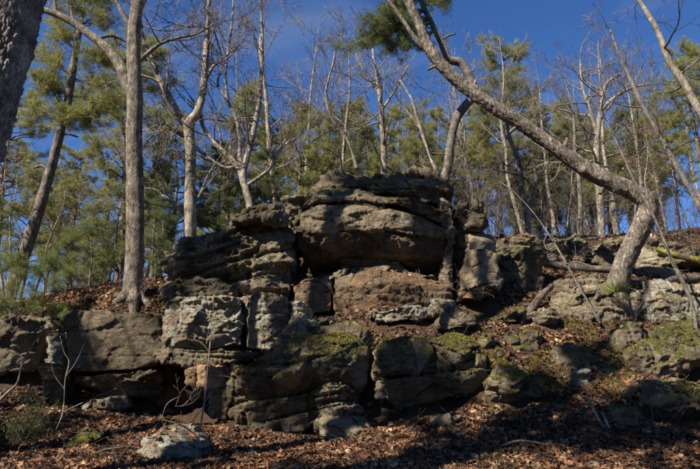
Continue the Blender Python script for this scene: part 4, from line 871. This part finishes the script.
fg = {}
rf = random.Random(12)
for gx in np.arange(-9, 9.1, 1.5):
    for gy in (2., 3.6, 5.2, 6.8, 8.2, 9.3):
        if rf.random() < (.9 if gy < 9 else .55) and not (-4. < gx < -1.6 and gy > 7.5) and not (gy > 5.8 and abs((gx + .5) * .64 - (gy - 6.3) * .77) < 1.0 and -1.2 < gx < 4): fg.setdefault(int((gx + 9) // 3.7), []).append((gx + rf.uniform(-.4, .4), gy + rf.uniform(-.4, .4)))
def low_shade(label, cx, cy, targets, seed):
    g = gz(cx, cy); o = root_at('pine_tree', (cx, cy, g), label, 'pine tree'); base = np.array([cx, cy, g]); H = 13.; rng = random.Random(seed); rs = np.random.RandomState(seed)
    V, F = bark_tube([(cx, cy, g - .3 + z, .14 * (1 - .8 * z / H) + .02) for z in np.linspace(0, H, 8)], 12, .3, .01, seed=seed, origin=base); link('trunk', mesh_np('trunk', V, F, M['bark_pine'], True), o); out, tips = {}, []
    for x, y in targets:
        for k in range(4):
            d = rng.uniform(7.4, 9.6); e = np.array([x + rng.gauss(0, .35), y + rng.gauss(0, .35), ground(np.array([x]), np.array([y]))[0]]) + LSUN * d / math.cos(SUN_EL)
            bough(rng, np.array([cx, cy, min(g + H - .5, e[2] - .3)]), e, .03, out, tips, nsub=10, ntip=9, sublen=.65)
    link('branches', twig_mesh('branches', out, M['twig'], base), o)
    link('crown', needle_mesh('crown', [t[0] for t in tips], [t[1] for t in tips], rs, origin=base, n=14, length=.19, width=.018, pal=PAL_D), o)
for i, k in enumerate(sorted(fg)):
    t = np.array(fg[k]).mean(0); h = LSUN[:2] / np.linalg.norm(LSUN[:2])
    low_shade('wide pine out of frame shading the near slope, the %s of five from the left' % ['first', 'second', 'third', 'fourth', 'fifth'][i], t[0] + h[0] * 8.8, t[1] + h[1] * 8.8, fg[k], 90 + i)

# the wood goes on behind and beside the viewer
for i in range(34):
    a = -math.pi * (i + .5) / 34 + rngw.uniform(-.04, .04); d = rngw.uniform(19, 30); x, y = d * math.cos(a) * 1.1, 4 + d * math.sin(a)
    stand('pine_tree', PP[i % 4], NP, (x, y, gz(x, y)), 'pine of the wood all round, out of frame behind the viewer', 'pine tree', rngw.uniform(0, 6), rngw.uniform(1., 1.25), 'pines of the wood behind the viewer')
stand('bare_tree', BP[0], NB_, (-4.2, -4.5, gz(-4.2, -4.5)), 'bare tree out of frame casting twig shadows on the overhang', 'bare tree', 2., 1.6)

# ================================================================ logs, sticks, saplings
def stick(name, label, cat, rows, bark='dead_wood', sides=10, step=.05, amp=.006, seed=1, limbs=(), group=None):
    P = [(*W(a, b, d), w / 2 / FPX * d) for a, b, w, d in rows]; base = np.array(P[0][:3])
    V, F = bark_tube(P, sides, step, amp, seed=seed, origin=base)
    if not limbs: 
        o = link(name, mesh_np(name, V, F, M[bark], True), None, base); return tag(o, label, cat, group)
    o = root_at(name, base, label, cat, group); link('stem', mesh_np('stem', V, F, M[bark], True), o)
    for L in limbs:
        Q = [(*W(a, b, d), w / 2 / FPX * d) for a, b, w, d in L]; V, F = bark_tube(Q, 6, step, amp * .5, seed=seed, origin=base)
        link('branch', mesh_np('branch', V, F, M[bark], True), o)
    return o
b = NB('yellow_moss', .95); b.color(b.mix(b.ramp(b.noise(3.5, 6, .7), [(.42, 1.), (.5, 0.)]), b.ramp(b.noise(9., 6, .7), [(.35, (.1, .09, .02)), (.5, (.25, .23, .05)), (.65, (.38, .34, .08))]), (.09, .07, .045))); b.bump(b.noise(30., 6, .8), .02, 1.); M['yellow_moss'] = b.m
stick('fallen_log', 'dark fallen log lying behind the wide grey boulder, left of the bent trunk', 'log', [(534, 260, 7, 14.4), (556, 265, 8, 14.4), (584, 268, 8, 14.3), (612, 270, 7, 14.2), (632, 272, 6, 14.1)], sides=14, amp=.02, seed=3)
stick('fallen_log', 'dark fallen log right of the bent trunk above the flat topped boulder', 'log', [(626, 284, 8, 13.9), (650, 284, 9, 14.), (676, 279, 8, 14.1), (704, 278, 7, 14.2), (730, 275, 6, 14.3)], sides=14, amp=.02, seed=4)
stick('mossy_log', 'log covered in bright yellow green moss at the right edge', 'log', [(656, 249, 5, 15.0), (670, 254, 6, 15.0), (688, 258, 6.5, 15), (706, 262, 7, 15), (730, 266, 7, 15)], 'yellow_moss', 14, amp=.03, seed=5)
stick('dead_root', 'stout bleached dead root leaning on the slope left of the wide grey boulder', 'root', [(524, 330, 8, 12.9), (530, 312, 8, 13.1), (540, 297, 7, 13.3), (552, 286, 5, 13.5)], sides=14, amp=.02, seed=6)
stick('fallen_branch', 'dark fallen branch lying across the rocks at the right horizon', 'branch', [(500, 236, 5, 15.8), (520, 238, 5, 15.9), (548, 242, 4, 16), (572, 240, 3, 16.), (600, 238, 2, 16)], amp=.02, seed=7)
stick('dead_sapling', 'long thin dead stem propped from the wide grey boulder to the upper left', 'sapling', [(600, 323, 2.9, 12.6), (588, 302, 2.6, 12.6), (572, 274, 2.3, 12.7), (556, 246, 2.0, 12.8), (536, 216, 1.6, 12.9), (514, 192, 1.2, 13), (494, 178, 0.7, 13.1)], 'bark_grey', 8,
      limbs=[[(556, 246, 1.7, 12.8), (548, 250, 1.6, 12.7), (544, 242, 1.4, 12.7), (549, 234, 1.3, 12.7), (556, 240, 1.0, 12.7)], [(566, 264, 1.4, 12.7), (578, 262, 1.1, 12.7), (596, 268, 0.7, 12.6)]])
stick('sapling', 'thin pale forked sapling in front of the orange stones', 'sapling', [(194, 480, 2.0, 8.6), (196, 460, 1.9, 8.7), (199, 438, 1.7, 8.8), (204, 404, 1.4, 9), (208, 366, 1.3, 9.1), (211, 336, 1.1, 9.2), (214, 300, 0.7, 9.3)], 'bark_grey', 8, step=.03,
      limbs=[[(199, 438, 1.3, 8.8), (186, 428, 1.2, 8.8), (172, 422, 1.1, 8.8), (141, 416, 0.7, 8.7)], [(162, 418, 1.0, 8.8), (168, 403, 1.0, 8.8), (187, 393, 0.6, 8.8)], [(204, 404, 0.9, 9), (214, 386, 0.8, 9), (228, 352, 0.6, 9)], [(210, 352, 0.9, 9.1), (200, 342, 0.7, 9.1), (186, 338, 0.5, 9.1)], [(190, 432, 0.9, 8.8), (196, 416, 0.7, 8.8), (212, 400, 0.5, 8.9)]])
stick('sapling', 'thin bare shrub stem before the shadow strip on the brown face', 'sapling', [(56, 430, 1.6, 10.2), (63, 412, 1.4, 10.3), (65, 382, 1.2, 10.4), (69, 362, 0.9, 10.4), (64, 352, 0.7, 10.4), (60, 336, 0.6, 10.4)], 'bark_grey', 8, step=.03,
      limbs=[[(63, 412, 1.2, 10.3), (80, 404, 1.0, 10.3), (98, 396, 0.9, 10.3), (117, 388, 0.6, 10.3)], [(66, 376, 0.9, 10.4), (76, 362, 0.7, 10.4), (84, 344, 0.5, 10.4)], [(65, 390, 0.8, 10.4), (54, 374, 0.6, 10.4), (50, 356, 0.5, 10.4)]])
stick('dead_stick', 'dark dead stick leaning on the far left boulder', 'stick', [(-8, 408, 3, 11.4), (6, 394, 3, 11.5), (17, 383, 2.6, 11.6), (23, 362, 2.2, 11.8), (32, 346, 1.8, 12), (44, 328, 1.2, 12.2)], 'bark_grey', 8)
stick('dead_stick', 'longer of two pale sticks poking from the leaves at the lower right', 'stick', [(588, 398, 2.6, 10.2), (596, 414, 2.8, 10), (608, 436, 2.6, 9.7)], 'bark_pale', 8)
stick('dead_stick', 'shorter of two pale sticks poking from the leaves at the lower right', 'stick', [(602, 412, 2.2, 9.9), (612, 434, 2.2, 9.6)], 'bark_pale', 8)
stick('fallen_branch', 'thin curved branch lying in the leaves at the bottom centre right', 'branch', [(500, 446, 2.4, 9.1), (520, 441, 2.6, 9.2), (545, 444, 2.2, 9.1), (560, 450, 1.6, 9)], 'dead_wood', 8)
stick('fallen_branch', 'thin forked branch lying left of the pale lichen covered boulder', 'branch', [(86, 458, 2, 8.9), (104, 450, 2.2, 9), (126, 446, 1.8, 9), (140, 436, 1.2, 9)], 'dead_wood', 8)
# dead brush: a few low twiggy shrubs
def brush(px, py, D, label, L, n, seed, up=.1, bark='twig', name='dead_brush', cat='brush', lv=2, leaves=0):
    rng = random.Random(seed); p = W(px, py, D); out = {}
    for k in range(n):
        grow(rng, p + np.array([rng.gauss(0, .06), rng.gauss(0, .05), -.04]), unit(np.array([rng.gauss(0, .8), rng.gauss(0, .5), rng.uniform(.2, 1)])), L * rng.uniform(.5, 1.1), .008, lv, out, up, .2, (4, 3), rmin=.0028)
    o = root_at(name, p, label, cat); link('stems', twig_mesh('stems', out, M[bark], p), o)
    return o, out, p
brush(455, 300, 12.6, 'dry twiggy brush hanging at the foot of the thin rock rib', .9, 5, 1, -.06)
brush(418, 316, 12., 'dry twigs in leaves beside the long low pale stone', .7, 5, 2)
brush(662, 432, 9.6, 'thin reddish bare shrub in the shade at the lower right', .9, 6, 3, .05)
brush(640, 306, 12.8, 'bare twigs at the foot of the bent tree', .8, 5, 4)
brush(520, 268, 14.6, 'tangle of dead twigs over the grey block among roots', 1.0, 7, 5, 0.)
brush(576, 262, 15, 'tangle of dead twigs along the fallen log', 1.0, 7, 6, 0.)
brush(690, 246, 15, 'thicket of bare twigs at the right edge above the mossy log', 1.3, 9, 7, .1)
brush(262, 350, 11.6, 'small bare twigs before the grey rounded block', .5, 4, 8)
brush(180, 404, 11, 'small bare twigs at the dark mouth under the shelf', .6, 4, 9)
brush(676, 350, 11.6, 'thin bare twigs rising from the long mossy slab', .9, 4, 10)
brush(130, 300, 14, 'brown brush around the foot of the straight oak', .9, 7, 11, .1)
brush(300, 175, 14.4, 'bare brush on top of the gap left of the cap', 1.2, 6, 12, .1)
brush(470, 190, 14.2, 'bare brush on top of the split pillar', 1.2, 6, 13, .1)

# ================================================================ leaves, moss, low greens
AV = np.concatenate(BV); AF = np.concatenate(BF); NG = len(GF)
bvh = BVHTree.FromPolygons(AV.tolist(), AF.tolist())
RSTART = np.array(RANGE); RKEY = list(ROCKS)
def cast(x, y):
    h = bvh.ray_cast(Vector((x, y, 12.)), Vector((0, 0, -1)))
    return h
LEAF = np.array([(0, 0, 0), (-.1, .16, 0), (-.3, .3, 0), (-.14, .42, 0), (-.36, .62, 0), (-.16, .74, 0), (0, 1, 0), (.16, .74, 0), (.36, .62, 0), (.14, .42, 0), (.3, .3, 0), (.1, .16, 0), (0, .42, 0), (0, .72, 0)], float)
LF = np.array([(0, 12, 2, 1), (12, 3, 2, 2), (12, 13, 4, 3), (13, 5, 4, 4), (13, 6, 5, 5), (0, 11, 10, 12), (12, 10, 9, 9), (12, 9, 8, 13), (13, 8, 7, 7), (13, 7, 6, 6)])
LT = np.array([(0, 12, 2), (0, 2, 1), (12, 3, 2), (12, 13, 4), (12, 4, 3), (13, 5, 4), (13, 6, 5), (0, 11, 10), (0, 10, 12), (12, 10, 9), (12, 9, 8), (12, 8, 13), (13, 8, 7), (13, 7, 6)])
PAL_L = np.array([(.24, .1, .042), (.3, .145, .065), (.11, .05, .026), (.36, .2, .1), (.46, .31, .18), (.28, .11, .042), (.13, .07, .042), (.08, .045, .028), (.07, .04, .026), (.16, .1, .065)])
def leaves(name, pos, nor, rs, size=.11, tilt=.5, lift=.012, pal=PAL_L):
    K = len(pos); n = nor + rs.randn(K, 3) * tilt; n /= np.linalg.norm(n, axis=1)[:, None]
    a = rs.randn(K, 3); a -= n * (a * n).sum(1)[:, None]; a /= np.linalg.norm(a, axis=1)[:, None]; b = np.cross(n, a)
    s = size * rs.uniform(.4, 1.3, K); fold = rs.uniform(-.2, .9, K); curl = rs.uniform(-.9, .7, K)
    L = LEAF[None] * np.ones((K, 1, 1)); x, y = L[..., 0], L[..., 1] - .5
    z = np.abs(x) * fold[:, None] + y ** 2 * curl[:, None] + rs.uniform(-.05, .05, x.shape)
    V = pos[:, None] + (a[:, None] * (x * rs.uniform(.8, 1.1, (K, 1)))[..., None] + b[:, None] * y[..., None] + n[:, None] * z[..., None]) * s[:, None, None] + np.array([0, 0, lift])
    F = (LT[None] + (np.arange(K) * 14)[:, None, None]).reshape(-1, 3)
    me = mesh_np(name, V.reshape(-1, 3), F, M['leaf']); wet = sstep(-.25, .3, fbm(pos * (1.4, 1.4, 0) + 31, 3))      # damp rotted patches and dry fresh drifts
    c = pal[rs.randint(len(pal), size=K)] * rs.uniform(.6, 1.25, (K, 1)) * (.42 + .55 * wet)[:, None]
    set_tint(me, np.repeat(c, len(LT), axis=0), 3); return me
rs = np.random.RandomState(3); rngl = random.Random(3); pos, nor = [], []
def mossy(x, y): return float(fbm(np.array([[x * .8, y * .8, 4.]]), 3)[0])
cand = []
for _ in range(110000):
    y = 7.2 + 13 * rngl.random() ** 1.35; x = rngl.uniform(-.62, .62) * y; cand.append((x, y))
cand = np.array(cand); mm = fbm(np.stack([cand[:, 0] * .8, cand[:, 1] * .8, np.full(len(cand), 4.)], 1), 3)
for (x, y), m in zip(cand, mm):
    h = cast(x, y)
    if h[0] is None: continue
    p, n, i = h[0], h[1], h[2]
    if n.z < .1: continue
    if i >= NG and (rngl.random() > .12 or n.z < .8 or p.z > 4.2): continue
    if i < NG and y > 10.8 and m > .12 and rngl.random() < .35 and x > 1.5: continue
    if y > 15.5 and rngl.random() < .5: continue
    pos.append((p.x, p.y, p.z + (rngl.random() ** 2) * .045)); nor.append(tuple(n))
o = link('leaf_litter', leaves('leaf_litter', np.array(pos), np.array(nor), rs), None)
tag(o, 'brown fallen oak leaves covering the slope and the ledges', 'leaves', kind='stuff')
# fallen twigs among the leaves
tw = {}; rt = random.Random(8)
for k in range(900):
    x, y = rt.uniform(-6, 8), rt.uniform(7.6, 13.5); h = cast(x, y)
    if h[0] is None or h[1].z < .5 or h[0].z > 3.5: continue
    a = rt.uniform(0, 6.28); d = Vector((math.cos(a), math.sin(a), 0)); d = (d - h[1] * d.dot(h[1])).normalized()
    grow(rt, np.array(h[0]) + (0, 0, .03), np.array(d), rt.uniform(.12, .55), rt.uniform(.003, .007), rt.choice((0, 0, 1)), tw, .0, .14, (2,), rmin=.002)
o = link('fallen_twigs', twig_mesh('fallen_twigs', tw, M['twig'])); tag(o, 'small broken twigs strewn over the fallen leaves', 'twigs', kind='stuff')
# moss
PAL_M = np.array([(.12, .125, .025), (.19, .18, .04), (.27, .24, .05), (.08, .09, .02), (.32, .27, .07), (.15, .11, .05)])
def moss_mesh(name, pos, nor, rs, h=.028, w=.011, origin=None):
    pos = np.array(pos); nor = np.array(nor); K = len(pos); n = nor * .6 + (0, 0, .5) + rs.randn(K, 3) * .5; n /= np.linalg.norm(n, axis=1)[:, None]
    a = np.cross(n, rs.randn(K, 3)); a /= np.linalg.norm(a, axis=1)[:, None]; hh = (h * rs.uniform(.5, 1.3, K))[:, None]
    V = np.stack([pos - a * w / 2, pos + a * w / 2, pos + n * hh], 1).reshape(-1, 3)
    if origin is not None: V = V - origin
    me = mesh_np(name, V, np.arange(len(V)).reshape(-1, 3), M['mossy']); set_tint(me, PAL_M[rs.randint(len(PAL_M), size=K)] * rs.uniform(.7, 1.2, (K, 1)), 3); return me
def sample_area(x0, x1, y0, y1, n, rng): return [(rng.uniform(x0, x1), rng.uniform(y0, y1)) for _ in range(n)]
byrock = {}; gm = ([], [])
MK = {'d1': 1., 'd4': 1., 'k1': .8, 'k3': .5, 'k4': 1., 'l4': .55, 'f2': .9, 'k2': .2, 's4': .3, 'k13': .8, 'k14': .7, 'k16': .7, 'k5': .2, 'k6': .2, 'k12': .8, 'f3': .8, 'd5': .3, 'k7': .4}
pts = sample_area(-8, 9, 9, 15.5, 120000, rngl) + sample_area(-2.2, 3.4, 10.4, 12.9, 200000, rngl) + sample_area(2.4, 8, 10., 13.2, 110000, rngl)
pa = np.array(pts); mv = fbm(np.stack([pa[:, 0] * 1.1, pa[:, 1] * 1.1, np.full(len(pa), 9.)], 1), 3)
for (x, y), m in zip(pts, mv):
    if m < -.3: continue
    h = cast(x, y)
    if h[0] is None or h[1].z < .45: continue
    i = h[2]
    if i >= NG:
        k = RKEY[int(np.searchsorted(RSTART, i, 'right')) - 1]
        wgt = MK.get(k, 0)
        if wgt == 0 or m < .12 - .42 * wgt: continue
        byrock.setdefault(k, ([], [])); byrock[k][0].append(tuple(h[0])); byrock[k][1].append(tuple(h[1]))
    else:
        if not ((x > 2.2 and 10.2 < y < 13.2 and m > .0) or (m > .32 and y > 10.5)): continue
        gm[0].append(tuple(h[0])); gm[1].append(tuple(h[1]))
for k, (p, n) in byrock.items():
    r = ROCKS[k][0]; o = link('moss', moss_mesh('moss', p, n, rs, origin=np.array(r.location)), r); o['kind'] = 'stuff'
o = link('moss', moss_mesh('moss', gm[0], gm[1], rs, h=.045), None); tag(o, 'yellow green moss and low growth patches on the right bank', 'moss', kind='stuff')
def evergreen_shrub(px, py, D, label, r, n, seed, pal, up=.5, nlen=.05):
    rng = random.Random(seed); rs_ = np.random.RandomState(seed); p = W(px, py, D); p[2] = gz(p[0], p[1]); out, tips = {}, []
    for k in range(n):
        a = rng.uniform(0, 6.283); e = p + np.array([math.cos(a) * r * rng.uniform(.3, 1), math.sin(a) * r * rng.uniform(.2, .8), r * up * rng.uniform(.3, 1.3)])
        bough(rng, p + np.array([0, 0, -.05]), e, .009, out, tips, nsub=8, ntip=9, sublen=r * .5)
    o = root_at('evergreen_shrub', p, label, 'shrub'); link('stems', twig_mesh('stems', out, M['twig'], p), o)
    link('foliage', needle_mesh('foliage', [t[0] for t in tips], [t[1] for t in tips], rs_, origin=p, n=10, length=nlen, width=.007, pal=pal), o)
PAL_K = [(.05, .06, .022), (.07, .08, .028), (.09, .085, .03)]
evergreen_shrub(14, 452, 9.4, 'dark evergreen shrub in the lower left corner', .55, 9, 1, PAL_K, 1.1)
evergreen_shrub(672, 400, 10.6, 'low green growth above the shadowed dark ledge', .35, 5, 4, PAL_K, .5)
# grass tuft at the foot of the bent tree
def tuft(px, py, D, label, n, L, seed):
    rs_ = np.random.RandomState(seed); p = W(px, py, D); d = rs_.randn(n, 3) * (.55, .55, .25) + (0, 0, .8); d /= np.linalg.norm(d, axis=1)[:, None]; ln = L * rs_.uniform(.6, 1.2, (n, 1))
    a = np.cross(d, rs_.randn(n, 3)); a /= np.linalg.norm(a, axis=1)[:, None]; b0 = rs_.randn(n, 3) * (.09, .06, .0); w_ = .004
    m_ = b0 + d * ln * .6; t_ = b0 + d * ln + np.array([0, 0, -.25]) * ln
    V = np.stack([b0 - a * w_, b0 + a * w_, m_ + a * w_ * .7, m_ - a * w_ * .7, t_ + a * .001, t_ - a * .001], 1).reshape(-1, 3)
    k = (np.arange(n) * 6)[:, None]; F = np.concatenate([k + [[0, 1, 2, 3]], k + [[3, 2, 4, 5]]])
    me = mesh_np('grass_tuft', V, F, M['mossy']); c = np.array([(.17, .2, .05), (.24, .24, .07), (.12, .15, .04)])[rs_.randint(3, size=n)]; set_tint(me, np.concatenate([c, c]), 4)
    o = link('grass_tuft', me, None, p); tag(o, label, 'grass')
tuft(617, 292, 12.9, 'bright yellow green grass tuft at the foot of the bent tree', 260, .36, 1)
tuft(627, 300, 12.85, 'shorter grass tuft on the right of the bent tree foot', 80, .22, 2)
# undergrowth along the crest
rng_u = random.Random(77); out = {}
for k in range(150):
    px = rng_u.uniform(440, 770) if k % 4 else rng_u.uniform(-40, 200); D = rng_u.uniform(17, 27); x, y, z = at_px(px, D)
    for j in range(2):
        grow(rng_u, np.array([x + rng_u.gauss(0, .2), y, z - .1]), unit(np.array([rng_u.gauss(0, .5), rng_u.gauss(0, .3), 1.])), rng_u.uniform(.8, 2.6), .011, 2, out, .05, .16, (4, 4), rmin=.004)
o = link('undergrowth', twig_mesh('undergrowth', out, M['twig'])); tag(o, 'thin bare undergrowth twigs along the wooded crest', 'undergrowth', kind='stuff')
# saplings that keep dead brown leaves
def leafy(px, D, top, label, k, seed, n=260):
    H = HB[k]; x, y, z = at_px(px, D); s = top_scale(px, D, top, H); o = stand('sapling', BP[k], NB_, (x, y, z), label, 'sapling', seed, s)
    me = BP[k][1]; co = np.empty(len(me.vertices) * 3, np.float32); me.vertices.foreach_get('co', co); co = co.reshape(-1, 3)
    rs_ = np.random.RandomState(seed); co = co[co[:, 2] > H * .3]; pk = co[rs_.randint(len(co), size=n)] + rs_.randn(n, 3) * .05
    lm = leaves('dead_leaves', pk, rs_.randn(n, 3) * .5 + (.3, 0, .1), rs_, .12, 1., 0, PAL_L[:6]); l = link('dead_leaves', lm, o); l['kind'] = 'stuff'
leafy(660, 16.5, 120, 'sapling with brown dead leaves right of the bend of the leaning tree', 4, 1, 420)
leafy(640, 18, 130, 'sapling with brown dead leaves behind the bend of the leaning tree', 3, 2, 420)
leafy(8, 16, 140, 'sapling with rusty dead leaves beside the near trunk', 4, 3, 420)
leafy(32, 18, 165, 'lower sapling with rusty dead leaves by the slender leaning pine', 3, 4, 300)
leafy(478, 16.5, 170, 'low sapling with dead leaves behind the split pillar', 4, 5, 250)
leafy(420, 17, 148, 'sapling with a few dead leaves behind the cap', 3, 6, 160)
